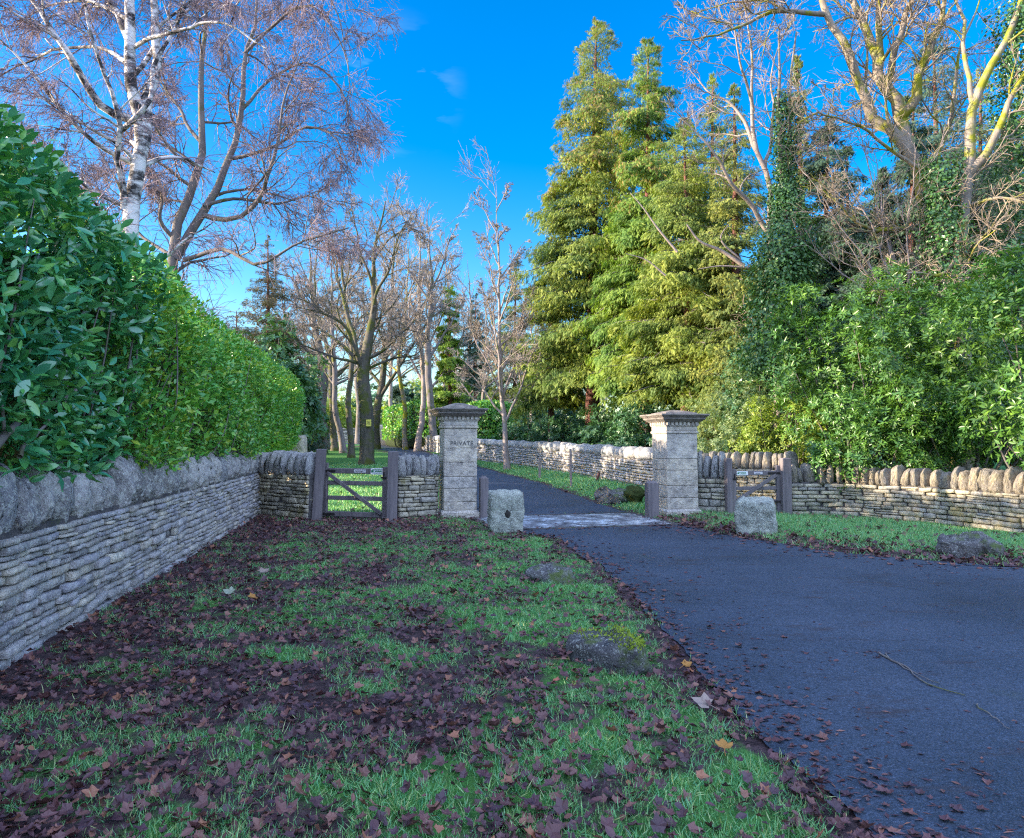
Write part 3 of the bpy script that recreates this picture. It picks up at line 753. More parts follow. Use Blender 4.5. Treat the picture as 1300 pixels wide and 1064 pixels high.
def gate(label, A, B, heights, brace_up, group, sign_spec, hinge_left):
    """timber field gate between A (left) and B (right)"""
    A, B = np.array(A, float), np.array(B, float)
    z0 = float(H(*A[:2])); A[2] = B[2] = z0
    d = unit(B - A); L = np.linalg.norm(B - A); yaw = math.atan2(d[1], d[0]); nrm = np.array([d[1], -d[0], 0])
    mid = (A + B) / 2
    t = thing('timber_gate', label, 'gate', tuple(mid), group)
    zt, hs = heights
    for s in (0.045, L - 0.045):
        b = MB(); c = A + d * s; hh = zt + (0.10 if (s < 1 - .5) == hinge_left else 0.03)
        box(b, (c[0], c[1], z0 + (hh + .08) / 2), (0.09, 0.075, hh - .08), yaw); build('stile', b, MAT['timber'], t, smooth=False)
    rails = {}
    for z, th in hs:
        b = MB(); c = mid.copy(); c[2] = z0 + z
        box(b, c, (L - 0.182, 0.045, th), yaw); rails[z] = build('rail', b, MAT['timber'], t, smooth=False)
    b = MB(); zlo, zhi = hs[-1][0] + .03, hs[0][0] - .04
    p0 = A + d * .10 + np.array([0, 0, zhi if not brace_up else zlo]); p1 = B - d * .10 + np.array([0, 0, zlo if not brace_up else zhi])
    p0 += nrm * 0.042; p1 += nrm * .042
    v = unit(p1 - p0); up = np.cross(v, -nrm); up = unit(np.cross(nrm, v)); ax = np.stack([v, -nrm, unit(np.cross(v, -nrm))])
    box(b, (p0 + p1) / 2, (np.linalg.norm(p1 - p0), 0.03, 0.075), 0, .006, ax); build('brace', b, MAT['timber'], t, smooth=False)
    hx = 0.12 if hinge_left else L - .12
    for z in (hs[0][0], hs[-1][0]):
        hg = MB(); c = A + d * hx + nrm * .045; box(hg, (c[0], c[1], z0 + z), (0.34, 0.012, 0.04), yaw, .003); build('hinge', hg, MAT['iron'], t, smooth=False)
    lt = MB(); c = A + d * (L - .05 if hinge_left else .05) + nrm * .05
    box(lt, (c[0], c[1], z0 + hs[0][0] - .12), (0.12, .02, .03), yaw, .004); box(lt, (c[0], c[1], z0 + hs[0][0] - .07), (0.02, .02, .12), yaw, .004)
    build('latch', lt, MAT['iron'], t, smooth=False)
    for (s, w, h, m, lines) in sign_spec:
        c = A + d * (L * s) + nrm * 0.029; z = z0 + hs[0][0]
        b = MB(); box(b, (c[0], c[1], z), (w, .01, h), yaw, .002); sg = build('sign', b, MAT[m], t, smooth=False)
        e = MB()
        for (u, vv, lw, lh) in lines:
            q = c + d * (u * w) + nrm * .0055; box(e, (q[0], q[1], z + vv * h), (lw * w, .003, lh * h), yaw, .0005)
        if lines: build('lettering', e, MAT['sign_green'] if m == 'sign_white' else MAT['print'], sg, smooth=False)
    return t
lgA, lgB = gnd(403, 661), gnd(497, 664)
GP = 'posts of the side gates'
post('gate_post', 'leaning grey hinge post of the left gate, against the short wall', gnd(402, 662), 1.44, 0.19, 0.19, R(8), 'post', GP, 0.045, False)
post('gate_post', 'upright grey latch post between the left gate and the narrow wall', gnd(497, 665), 1.40, 0.20, 0.20, R(8), 'post', GP, 0.012, False)
lines_big = [(-.02, .26, .7, .12), (.08, .02, .5, .16), (-.36, .0, .18, .34), (.05, -.24, .6, .08)]
lines_sm = [(0, .1, .8, .14), (-.05, -.18, .6, .12)]
gate('timber bar gate with diagonal brace and two signs, left of the PRIVATE pillar', gnd(409, 661) + [0, .06, 0], gnd(490, 664) + [0, .06, 0], (1.06, [(1.0, .11), (0.76, .085), (0.46, .085), (0.14, .10)]), False, 'side gates', [(.585, .26, .06, 'sign_pink', lines_sm), (.86, .30, .125, 'sign_white', lines_big)], True)
post('gate_post', 'slim grey latch post of the right gate beside the mossy wall', gnd(926, 657), 1.24, 0.13, 0.15, R(5), 'post', GP, 0.0, False)
post('gate_post', 'thick grey hinge post of the right gate at the end of the low wall', gnd(998, 656), 1.24, 0.20, 0.19, R(5), 'post', GP, 0.012, False)
gate('timber bar gate with two small signs behind the low square stone on the right', gnd(931, 657) + [0, .06, 0], gnd(993, 656) + [0, .06, 0], (0.98, [(0.92, .10), (0.60, .075), (0.32, .075)]), True, 'side gates', [(.21, .25, .085, 'sign_white', lines_big), (.54, .19, .05, 'sign_pink', lines_sm)], False)
BG = 'timber bollards either side of the cattle grid'
post('bollard', 'short square timber bollard left of the cattle grid behind the holed stone', gnd(614, 658), 0.84, 0.17, 0.17, R(14), 'bollard', BG)
post('bollard', 'short square timber bollard in front of the sunlit right pillar', gnd(828, 658), 0.74, 0.24, 0.2, R(14), 'bollard', BG)
SG = 'thin stakes on the driveway verge'
post('wooden_stake', 'thin pale stake on the verge nearer the lone tree', gnd(685, 608), 0.80, 0.09, 0.09, 0, 'stake', SG, 0.02, False, 'bark_pink')
post('wooden_stake', 'taller thin stake on the verge nearer the right pillar', gnd(725, 619), 1.25, 0.075, 0.075, 0, 'stake', SG, -0.01, False, 'bark_pink')
post('broken_stake', 'short broken brown stake leaning at the foot of the driveway wall', gnd(757, 613), 0.36, 0.09, 0.07, 0.4, 'stake', None, 0.35, False, 'bark_red')

# ------------------------------------------------------------------ standing stones and boulders
def stone(name, label, base, size, yaw, n, k, amp, mat, group, sink=0.1, tilt=0.0, seed=0, freq=5.0):
    z0 = float(H(base[0], base[1])); mb = MB()
    lumps(mb, [(base[0], base[1], z0 + size[2] * (1 - sink) - size[2] * 0.5 + 0.02)], (size[0] / 2, size[1] / 2, size[2] / 2), axes(yaw, tilt)[None], n, k, amp, freq, seed)
    V = mb.v[0]; V += (np.stack([fbm(V * 14 + 3.1 * q, seed + 60 + q, 3) - .5 for q in range(3)], -1)) * .16 * min(size)
    return mb, z0
mb, z0 = stone('standing_stone', '', gnd(642, 676), (0.60, 0.42, 0.76), R(6), 14, 9, 0.16, None, None, 0.06, 0.03, 3)
b0 = gnd(642, 676)
so = tag(build('standing_stone', mb, MAT['white_stone'], origin=(b0[0], b0[1], z0)), 'pale square standing stone with a dark hole, on the grass left of the drive', 'stone', 'squared stones beside the drive')
hm = MB(); lumps(hm, [(b0[0] + .03, b0[1] - 0.19, z0 + 0.34)], (0.045, 0.03, 0.075), np.eye(3)[None], 6, 2.2, 0.9, 22, 4)
build('hole_shade_lump', hm, MAT['iron'], so)  # solid dark lump whose colour stands for the shaded hollow
b1 = gnd(961, 679)
mb, z0 = stone('s', '', b1, (0.62, 0.5, 0.62), R(-22), 14, 9, 0.24, None, None, 0.05, 0.02, 9)
tag(build('standing_stone', mb, MAT['white_stone'], origin=(b1[0], b1[1], z0)), 'low square grey stone in front of the right timber gate', 'stone', 'squared stones beside the drive')
BO = 'natural boulders along the verges'
for (px, py, sz, yaw, lab, mt, sd) in (
        (775, 850, (0.60, 0.32, 0.30), R(-38), 'long low boulder with a bright moss ridge, nearest the camera by the road edge', 'boulder', 21),
        (697, 742, (0.56, 0.36, 0.24), R(-20), 'flat grey boulder half sunk in the lawn behind the moss ridged one', 'boulder', 22),
        (1232, 708, (0.85, 0.5, 0.40), R(12), 'rough dark boulder among fallen leaves below the right wall', 'boulder', 23),
        (778, 640, (0.85, 0.6, 0.5), R(-10), 'grey boulder on the driveway verge behind the right bollard', 'boulder', 24),
        (806, 641, (0.50, 0.5, 0.50), R(30), 'small round mossy boulder beside the grey one behind the right bollard', 'moss', 25)):
    b = gnd(px, py)
    if mt == 'moss' and 'moss_b' not in MAT:
        MAT['moss_b'] = stone_mat('moss_stone', [(0.06, 0.075, 0.02), (0.09, 0.10, 0.02)], lich_at=0.75, moss=(0.04, 0.06, 0.012), moss_at=0.5, scale=4)
    mb, z0 = stone('b', '', b, sz, yaw, 14, 2.8, 0.62, None, None, 0.27, 0.12, sd, 4.0)
    ob = tag(build('boulder', mb, MAT['moss_b' if mt == 'moss' else 'boulder'], origin=(b[0], b[1], z0)), lab, 'boulder', BO)
    if sd == 21:
        rg = np.random.default_rng(4); V = np.concatenate(mb.v)
        top = V[V[:, 2] > np.quantile(V[:, 2], 0.86)]
        P = top[rg.integers(len(top), size=900)] + rg.normal(0, 0.012, (900, 3)); P[:, 2] -= .004
        D = rg.normal(0, 1, (900, 3)); D[:, 2] = np.abs(D[:, 2]) + .5
        MAT['moss_tuft'] = leaf_mat('bright_moss', [(0.20, 0.27, 0.03), (0.30, 0.36, 0.05)], 0.8, 0.1, 0.1)
        m2 = MB(); leaves(m2, P, D, rg.normal(0, 1, (900, 3)), 0.022, 0.012, LEAF_TINY); build('moss', m2, MAT['moss_tuft'], ob)

# ------------------------------------------------------------------ grass, fallen leaves, litter
def lawn_points(N, xr, yr, rng, near_pow=1.0):
    y = yr[0] + (yr[1] - yr[0]) * rng.random(N) ** near_pow
    half = 0.76 * y + 0.5
    x = np.clip(-half, xr[0], xr[1]) + (np.clip(half, xr[0], xr[1]) - np.clip(-half, xr[0], xr[1])) * rng.random(N)
    return x, y
WALLPOLYS = []
def make_grass():
    rng = np.random.default_rng(5)
    mb = MB()
    for (N, xr, yr, pw, ln, wd) in ((430000, (-5.4, 4.5), (1.9, 15.2), 1.45, (0.022, 0.066), 0.0042), (110000, (2.5, 10.5), (8.5, 16.2), 1.0, (0.05, 0.11), 0.008), (130000, (-9, 8), (15.2, 38), 1.5, (0.05, 0.11), 0.016)):
        x, y = lawn_points(N, xr, yr, rng, pw)
        d = road_dist(x, y); lu = lushness(x, y)
        tuft = n2(x, y, 5.0, 55, 2)
        keep = (d > -0.03) & (rng.random(N) < np.clip((lu - 0.16) * 1.7 + (tuft - 0.52) * 2.8, 0.015, 1)) & (x > wall_x(y) + .02)
        keep &= ~((dist_poly(x, y, np.array(RW)) < 0.4) & (x > 5))
        x, y, lu, tuft = x[keep], y[keep], lu[keep], tuft[keep]
        n = len(x); z = H(x, y) + lift(x, y) - 0.005
        D = np.stack([rng.normal(0, 0.45, n), rng.normal(0, 0.45, n), np.full(n, 0.75)], -1)
        Nn = np.stack([rng.normal(0, 1, n), rng.normal(0, 1, n), np.full(n, 0.2)], -1)
        L = rng.uniform(*ln, n) * (0.6 + 0.75 * tuft) * (1.0 + 0.15 * lu); W = wd * rng.uniform(0.7, 1.4, n)
        leaves(mb, np.stack([x, y, z], -1), D, Nn, L, W, BLADE)
    tag(build('grass', mb, MAT['grass'], smooth=False), 'short green grass tufts across the lawn and verges', 'grass', None, 'stuff')
make_grass()

def make_litter():
    rng = np.random.default_rng(6); mb = MB()
    for (N, xr, yr, pw, sz) in ((48000, (-5.4, 4.5), (1.9, 15.0), 1.3, (0.026, 0.074)), (8000, (2.5, 10.5), (9, 16), 1.0, (0.05, 0.10)), (1500, (-9, 3), (15, 34), 1.3, (0.07, 0.12))):
        x, y = lawn_points(N, xr, yr, rng, pw)
        d = road_dist(x, y); lu = lushness(x, y); cl = n2(x, y, 2.2, 77, 3)
        pr = np.clip(1.15 - 1.0 * lu + (cl - 0.5) * 1.5, 0.14, 1)
        pr = np.where(d < 0, 0.75 * np.exp(d / 0.22) * (d > -1.1) * (0.3 + cl), pr)
        pr = np.where((y > 15) & (d > 0), pr * 0.5, pr)
        k = (rng.random(N) < pr) & (x > wall_x(y) + .02) & ~((dist_poly(x, y, np.array(RW)) < 0.2) & (x > 5))
        x, y, d = x[k], y[k], d[k]; n = len(x)
        z = H(x, y) + np.where(d < 0, 0.02, lift(x, y) + rng.uniform(0.004, 0.055, n))
        ti = np.where(d < 0, 0.12, 0.42)[:, None]
        a = rng.uniform(0, 2 * np.pi, n)
        D = np.stack([np.cos(a), np.sin(a), rng.normal(0, 1, n) * ti[:, 0]], -1)
        Nn = np.stack([rng.normal(0, 1, n) * ti[:, 0], rng.normal(0, 1, n) * ti[:, 0], np.ones(n)], -1)
        L = rng.uniform(*sz, n); W = L * rng.uniform(0.6, 1.1, n)
        h = rng.random(n) < .62
        leaves(mb, np.stack([x, y, z], -1)[h], D[h], Nn[h], L[h], W[h], LEAF_MAPLE); h = ~h
        leaves(mb, np.stack([x, y, z], -1)[h], D[h], Nn[h] + rng.normal(0, .35, (h.sum(), 3)), L[h] * .8, W[h] * .5, LEAF_BIG)
    tag(build('fallen_leaves', mb, MAT['litter'], smooth=False), 'dark purple brown fallen leaves littering the lawn and road edge', 'leaf litter', None, 'stuff')
    # broken bits of twig, bark and crumbled leaf on the tarmac
    mb = MB(); N = 22000
    x, y = lawn_points(N, (0, 12), (3, 30), rng, 1.3); d = road_dist(x, y)
    cl = n2(x, y, 1.1, 91, 3)
    k = (d < -0.02) & ((rng.random(N) < np.exp(d / 0.35) * 0.9) | (cl > 0.67) | (rng.random(N) < 0.035))
    x, y = x[k], y[k]; n = len(x); a = rng.normal(-0.6, 0.8, n)
    D = np.stack([np.cos(a), np.sin(a), rng.normal(0, .05, n)], -1); Nn = np.stack([rng.normal(0, .2, n), rng.normal(0, .2, n), np.ones(n)], -1)
    leaves(mb, np.stack([x, y, H(x, y) + 0.018], -1), D, Nn, rng.uniform(0.015, 0.06, n), rng.uniform(0.006, 0.02, n), LEAF_MID)
    tag(build('road_debris', mb, MAT['litter'], smooth=False), 'crumbs of leaf and twig lying on the asphalt', 'debris', None, 'stuff')
make_litter()

def single_leaf(label, px, py, L, mat, yaw, seed):
    rng = np.random.default_rng(seed); p = gnd(px, py)
    z = float(H(p[0], p[1])) + max(float(lift(np.array([p[0]]), np.array([p[1]]))[0]), 0) + 0.055
    mb = MB(); a = R(yaw)
    leaves(mb, np.array([[p[0], p[1], z]]), np.array([[math.cos(a), math.sin(a), 0.15]]), np.array([[0.1, -0.35, 1.0]]), L, L * 1.05, LEAF_MAPLE)
    tubes(mb, np.array([(p[0], p[1], z), (p[0] - math.cos(a) * L * .5, p[1] - math.sin(a) * L * .5, z - .02)]), np.array([.002, .0015]), 4)
    tag(build('fallen_leaf', mb, MAT[mat], origin=(p[0], p[1], z), smooth=False), label, 'leaf', 'single bright fallen leaves')
single_leaf('large pale tan maple leaf lying by the road edge', 902, 908, 0.115, 'leaf_tan', 150, 1)
single_leaf('bright orange leaf beside the moss ridged boulder', 868, 855, 0.07, 'leaf_orange', 20, 2)
single_leaf('orange leaf low on the verge nearest the camera', 920, 966, 0.08, 'leaf_orange', 80, 3)
single_leaf('tan pink leaf on the lawn near the long left wall', 331, 738, 0.12, 'leaf_tan', 60, 5)
single_leaf('pale green leaf lying in leaf litter left of centre', 295, 764, 0.11, 'leaf_pale', 170, 6)
single_leaf('orange brown leaf beside the pale green leaf left of centre', 325, 770, 0.10, 'leaf_orange', 230, 7)

def twig_on_road():
    mb = MB()
    for pts, r in (([(1112, 832), (1150, 850), (1178, 873), (1222, 887)], .008), ([(1120, 832), (1160, 858), (1190, 872)], .006), ([(1235, 897), (1262, 915), (1278, 930)], .005)):
        P = smooth_path([gnd(*q) + [0, 0, .022] for q in pts], 14); P[:, :2] += np.random.default_rng(3).normal(0, .008, (14, 2))
        tubes(mb, P, np.linspace(r, r * .4, 14), 5)
    c = gnd(1165, 865)
    tag(build('dead_twig', mb, MAT['bark'], origin=tuple(c)), 'long dark dead twig lying on the asphalt', 'twig')
twig_on_road()

# ------------------------------------------------------------------ clipped hedge and laurel behind the left wall
HEDGE_END = 23.6
def hedge_frame(s, v):
    """s metres along the wall line from WL0, v 0..1 from the foot of the face over the top to the back"""
    hgt = 4.15 - 0.028 * np.clip(s, 0, 30) + 0.22 * (n2(s, s * 0 + 3.3, 0.45, 41) - 0.5)
    base = 1.28
    face = hgt - base
    tot = face + 1.5
    q = v * tot
    on = q < face
    up = np.where(on, base + q, hgt + 0.06 * np.sin(np.clip((q - face) / 1.5, 0, 1) * math.pi))
    back = np.where(on, 0.06 + 0.14 * np.sin(np.clip(q / face, 0, 1) * math.pi) * -1 + 0.55 * np.clip((q / face - 0.72) / 0.28, 0, 1) ** 2, 0.61 + (q - face))
    bulge = 0.55 * (n2(s, up, 0.9, 42) - 0.5) + 0.2 * (n2(s, up, 2.6, 43) - 0.5)
    back = back - bulge * np.where(s < 4, 1.3, 0.8)
    nz = np.where(on, 0.15 + 0.7 * np.clip((q / face - 0.72) / 0.28, 0, 1), 1.0); nh = np.where(on, 1.0 - 0.5 * np.clip((q / face - 0.72) / 0.28, 0, 1), 0.15)
    P = WL0[None, :] * [1, 1, 0] + WDIR[None] * s[:, None] - WNRM[None] * back[:, None]
    P[:, 2] = up + H(P[:, 0], P[:, 1])
    Nn = unit(WNRM[None] * nh[:, None] + np.array([0, 0, 1.0])[None] * nz[:, None])
    return P, Nn
def hedge_part(name, label, s0, s1, density, ls, lw, mat, tpl, seed, loose, group):
    rng = np.random.default_rng(seed)
    area = (s1 - s0) * 4.4; N = int(area * density)
    s = rng.uniform(s0, s1, N); v = rng.random(N) ** 1.0
    P, Nn = hedge_frame(s, v)
    gap = fbm(P * 1.6, seed, 2)
    dep = np.abs(rng.normal(0, 0.16, N)) + np.where(gap < 0.46, rng.uniform(0.1, 0.7, N), 0) * loose * np.clip((0.46 - gap) / .06, 0, 1)
    P = P - Nn * dep[:, None] + rng.normal(0, 0.03, (N, 3))
    end = np.clip((s - (s1 - 0.9)) / 0.9, 0, 1) * (s1 > 15)
    P = P - WNRM[None] * (end ** 2 * 0.6)[:, None]
    Nn = unit(Nn + WDIR[None] * (end * 1.5)[:, None])
    D = unit(Nn * 0.55 + rng.normal(0, 0.62, (N, 3)) + np.array([0, 0, 0.12]))
    Up = unit(Nn * 0.5 + np.array([0, 0, 0.8]) + rng.normal(0, 0.45, (N, 3)))
    mid = WL0 + WDIR * (s0 + s1) / 2 - WNRM * 0.8
    t = thing(name, label, 'hedge', (mid[0], mid[1], float(H(mid[0], mid[1]))), group)
    mb = MB(); L = rng.uniform(*ls, N); leaves(mb, P, D, Up, L, L * lw * rng.uniform(0.85, 1.15, N), tpl)
    if s1 > 15:    # end face of the hedge
        M = 5000; u = rng.random(M); zz = rng.uniform(1.2, 3.35, M)
        Q = WL0 * [1, 1, 0] + WDIR * (s1 - 0.05) - WNRM * (0.35 + 1.6 * u)[:, None] + WDIR * (0.25 * np.sin(u * np.pi))[:, None] - WDIR * (np.abs(rng.normal(0, .12, M)))[:, None]
        Q[:, 2] = zz + H(Q[:, 0], Q[:, 1]); Dn = unit(WDIR * .7 + rng.normal(0, .6, (M, 3)))
        leaves(mb, Q, Dn, unit(WDIR * .5 + [0, 0, .8] + rng.normal(0, .4, (M, 3))), rng.uniform(*ls, M), rng.uniform(*ls, M) * lw, tpl)
    build('foliage', mb, MAT[mat], t, smooth=True)
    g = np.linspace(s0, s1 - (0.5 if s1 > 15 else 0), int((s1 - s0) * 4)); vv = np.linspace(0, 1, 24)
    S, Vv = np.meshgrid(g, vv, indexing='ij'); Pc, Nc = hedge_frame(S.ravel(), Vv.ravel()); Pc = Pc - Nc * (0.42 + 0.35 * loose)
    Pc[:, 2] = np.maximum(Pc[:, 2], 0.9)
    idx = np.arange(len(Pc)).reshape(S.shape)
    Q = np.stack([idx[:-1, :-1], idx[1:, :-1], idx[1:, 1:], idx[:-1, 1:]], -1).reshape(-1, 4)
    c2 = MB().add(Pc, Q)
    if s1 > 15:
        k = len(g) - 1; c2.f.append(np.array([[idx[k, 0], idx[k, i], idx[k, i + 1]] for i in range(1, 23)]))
    build('inner_shade_hull', c2, MAT['hull'], t)  # solid dark sheet behind the leaves, painted as the shaded hedge interior
    st = MB()
    for i in range(int((s1 - s0) * 2.2)):
        ss = rng.uniform(s0, s1); a, nrm = hedge_frame(np.array([ss]), np.array([rng.uniform(0.0, .15)])); b, _ = hedge_frame(np.array([ss + rng.normal(0, .5)]), np.array([rng.uniform(.2, .5)]))
        a = a[0] - nrm[0] * 0.35; a[2] = 1.0; b = b[0] - nrm[0] * 0.05
        Pp, rr = limb([a, (a + b) / 2 + rng.normal(0, .1, 3), b], 0.02, 0.004, 8); tubes(st, Pp, rr, 5)
    if loose > 0.8:
        for pts, r in (([(-25, 590), (40, 522), (78, 505), (108, 488), (122, 470)], .032), ([(40, 560), (78, 515), (90, 500)], .014), ([(5, 545), (4, 500), (20, 478), (60, 470)], .012), ([(-20, 395), (20, 392), (58, 386)], .009), ([(25, 580), (30, 560), (22, 545)], .02)):
            Pp, rr = limb([at(px, py, 4.75 + .012 * (px)) for px, py in pts], r, r * .4, 14, .006, rng); tubes(st, Pp, rr, 7)
    build('branch', st, MAT['bark'], t)
HG = 'hedge line behind the left wall'
hedge_part('laurel_hedge', 'loose dark laurel with large glossy leaves and a bare branch, at the left edge', -2.5, 2.6, 820, (0.06, 0.165), 0.42, 'laurel', LEAF_BIG, 51, 1.0, HG)
hedge_part('clipped_hedge', 'tall clipped bright green hedge above the long left wall', 2.3, HEDGE_END - WL0[1], 720, (0.055, 0.125), 0.50, 'hedge', LEAF_MID, 52, 0.75, HG)
# a stone pier closing the hedge
pc = np.array([X_at(379, 22.6), 22.6]); pm = MB()
lumps(pm, [(pc[0], pc[1], float(H(*pc)) + .75)], (0.24, 0.24, 0.95), np.eye(3)[None], 6, 9, .12, 5, 3)
tag(build('stone_pier', pm, MAT['pillar'], origin=(pc[0], pc[1], float(H(*pc)))), 'slim grey stone pier at the far end of the clipped hedge', 'pier')

# ------------------------------------------------------------------ trees
def tree_thing(label, base, limbs, tw, bark, twig, cat='tree', name='bare_tree', group=None, seed=0, gn=0.35, sides=9):
    """limbs: list of (points(n,3), radii) explicit; tw: list of spawn dicts applied to the limb set level by level"""
    rng = np.random.default_rng(seed)
    t = thing(name, label, cat, tuple(base), group)
    def gnarl(p, r):
        k = np.clip((p[:, 2:3] - base[2] - .4) / 2.5, 0, 1)
        return p + np.stack([fbm(p * 0.9 + 7.7 * q, seed + q, 3) - .5 for q in range(3)], -1) * [1, 1, .5] * k * gn
    limbs = [(gnarl(p, r), r) for p, r in limbs]
    tr = MB(); tubes(tr, limbs[0][0], limbs[0][1], 12); build('trunk', tr, MAT[bark], t)
    n = 14
    P = np.stack([smooth_path(p, n) for p, _ in limbs]); Rr = np.stack([np.interp(np.linspace(0, 1, n), np.linspace(0, 1, len(r)), r) for _, r in limbs])
    if len(limbs) > 1:
        for q in range(1, len(P)):
            lb = MB(); tubes(lb, P[q], Rr[q], sides); build('limb', lb, MAT[bark], t)
    cr = MB()
    levels = [(P, Rr)]
    for i, kw in enumerate(tw):
        src = kw.pop('src', -1); big = kw.pop('big', False)
        Pc, Rc = spawn(*levels[src], rng=rng, **kw); kw['src'] = src
        levels.append((Pc, Rc))
        cr.cur = 1 if big else 0
        tubes(cr, Pc, Rc, 5 if big else 3)
    cr.cur = 1
    if cr.n: build('crown', cr, [MAT[twig], MAT[bark]], t)
    return t, levels

def px_limb(pts, Y, r0, r1, n=14, pw=1.0):
    Ys = Y if hasattr(Y, '__len__') else [Y] * len(pts)
    return limb([at(p[0], p[1], y) for p, y in zip(pts, Ys)], r0, r1, n, 0, None, pw)

# --- the white birch
yb = 12.0
gb = at(172, 560, yb); gb[2] = 0
BIRCH = [
    limb([gb, at(168, 330, yb), at(165, 250, yb), at(176, 190, yb), at(176, 120, yb), at(166, 60, yb), at(164, 0, yb), at(170, -120, yb), at(168, -220, yb + .3)], 0.20, 0.03, 26),
    px_limb([(178, 185), (190, 140), (202, 100), (196, 50), (196, 0), (206, -90), (200, -160)], [yb, yb + .1, yb + .3, yb + .5, yb + .6, yb + .9, yb + 1], 0.105, 0.02),
    px_limb([(163, 150), (140, 142), (112, 110), (88, 70), (66, 38), (30, -10), (0, -60)], [yb, yb - .2, yb - .5, yb - .7, yb - .8, yb - 1, yb - 1.2], 0.075, 0.018),
    px_limb([(152, 262), (150, 215), (143, 198), (152, 172), (142, 120), (132, 85), (118, 40), (100, -20)], [yb - .1, yb - .3, yb - .4, yb - .5, yb - .7, yb - .8, yb - 1, yb - 1.2], 0.06, 0.012),
    px_limb([(152, 165), (175, 145), (200, 118), (206, 80), (232, 20), (262, -30)], [yb - .2, yb - .4, yb - .3, yb - .2, yb, yb + .3], 0.05, 0.012),
    px_limb([(164, 60), (150, 20), (130, -10), (90, -60)], [yb, yb + .3, yb + .6, yb + 1.0], 0.07, 0.015),
    px_limb([(170, 110), (195, 60), (240, 10), (300, -50)], [yb, yb + .6, yb + 1.2, yb + 1.8], 0.05, 0.012),
    px_limb([(165, 80), (120, 60), (60, 70), (10, 90), (-30, 120)], [yb, yb + .6, yb + 1.0, yb + 1.2, yb + 1.2], 0.04, 0.01),
    px_limb([(172, 60), (230, 40), (290, 30), (340, 60)], [yb, yb - .6, yb - 1.0, yb - 1.2], 0.04, 0.01),
    px_limb([(162, 205), (120, 178), (70, 128), (15, 70), (-20, 40)], [yb, yb - .5, yb - .9, yb - 1.2, yb - 1.4], 0.045, 0.01),
    px_limb([(158, 262), (110, 235), (66, 190), (20, 160)], [yb, yb - .4, yb - .7, yb - 1.], 0.04, 0.01),
    px_limb([(166, 30), (110, 0), (60, 10), (20, 30)], [yb, yb + .8, yb + 1.4, yb + 1.8], 0.04, 0.01),
    px_limb([(165, -60), (80, -90), (20, -60), (-20, 0)], [yb, yb, yb + .2, yb + .4], 0.04, 0.01),
    px_limb([(170, -80), (260, -110), (330, -70), (370, 0)], [yb, yb + .2, yb + .4, yb + .5], 0.04, 0.01),
]
tree_thing('tall white barked birch with drooping purple twigs behind the laurel, left', gb, BIRCH, [
    dict(k=9, t0=.3, t1=1, ang=.8, lr=.42, n=8, wander=.16, trop=-.02, rr=.5, rmin=.006, lmax=2.2, big=True),
    dict(k=14, t0=.15, t1=1, ang=.8, lr=.6, n=6, wander=.2, trop=-.10, rr=.5, rmin=.0042, lmax=1.3),
    dict(k=9, t0=.1, t1=1, ang=.7, lr=.8, n=5, wander=.16, trop=-.22, rr=.6, rmin=.0028, lmax=.9),
], 'birch', 'twig_birch', name='birch_tree', seed=2)

# --- second wide tree behind the hedge
y2 = 17.0
g2 = at(228, 560, y2); g2[2] = 0
T2 = [
    limb([g2, at(222, 350, y2), at(226, 310, y2), at(252, 215, y2), at(255, 150, y2), at(250, 90, y2), at(262, 20, y2), at(258, -80, y2)], 0.19, 0.02, 24),
    px_limb([(228, 330), (245, 300), (275, 245), (295, 195), (308, 140), (312, 70), (322, 20), (326, -50)], [y2, y2 + .1, y2 + .3, y2 + .5, y2 + .7, y2 + .9, y2 + 1.1, y2 + 1.3], 0.115, 0.018),
    px_limb([(259, 276), (300, 280), (330, 255), (346, 215), (352, 170), (358, 120), (380, 70)], [y2 + .2, y2 - .2, y2 - .5, y2 - .7, y2 - .8, y2 - .8, y2 - .9], 0.07, 0.014),
    px_limb([(238, 332), (290, 318), (330, 336), (360, 322), (400, 302), (442, 288)], [y2, y2 - .3, y2 - .5, y2 - .6, y2 - .7, y2 - .8], 0.06, 0.012),
    px_limb([(262, 265), (300, 252), (350, 258), (390, 248), (420, 265)], [y2, y2 + .5, y2 + .8, y2 + 1, y2 + 1], 0.05, 0.012),
    px_limb([(295, 200), (340, 190), (385, 160), (420, 170), (445, 220)], [y2 + .5, y2 + .3, y2 + .1, y2, y2], 0.05, 0.01),
    px_limb([(308, 140), (350, 100), (395, 80), (430, 110), (450, 180)], [y2 + .7, y2 + 1.2, y2 + 1.5, y2 + 1.6, y2 + 1.6], 0.045, 0.01),
    px_limb([(312, 70), (350, 30), (395, 10), (430, 50), (448, 120)], [y2 + .9, y2 + .6, y2 + .3, y2 + .2, y2 + .1], 0.045, 0.01),
    px_limb([(252, 215), (215, 190), (190, 150), (200, 110)], [y2, y2 - .4, y2 - .7, y2 - .8], 0.05, 0.01),
    px_limb([(254, 180), (220, 130), (205, 90), (225, 40)], [y2, y2 + .5, y2 + .9, y2 + 1.0], 0.05, 0.01),
    px_limb([(226, 305), (205, 280), (200, 240), (190, 215)], [y2, y2 - .3, y2 - .5, y2 - .5], 0.06, 0.012),
    px_limb([(225, 330), (205, 318), (180, 300), (150, 230), (120, 180)], [y2, y2 + .4, y2 + .6, y2 + .8, y2 + 1], 0.05, 0.01),
    px_limb([(258, -40), (300, -60), (370, -50), (420, 0), (440, 80)], [y2, y2, y2 + .2, y2 + .3, y2 + .4], 0.04, 0.01),
]
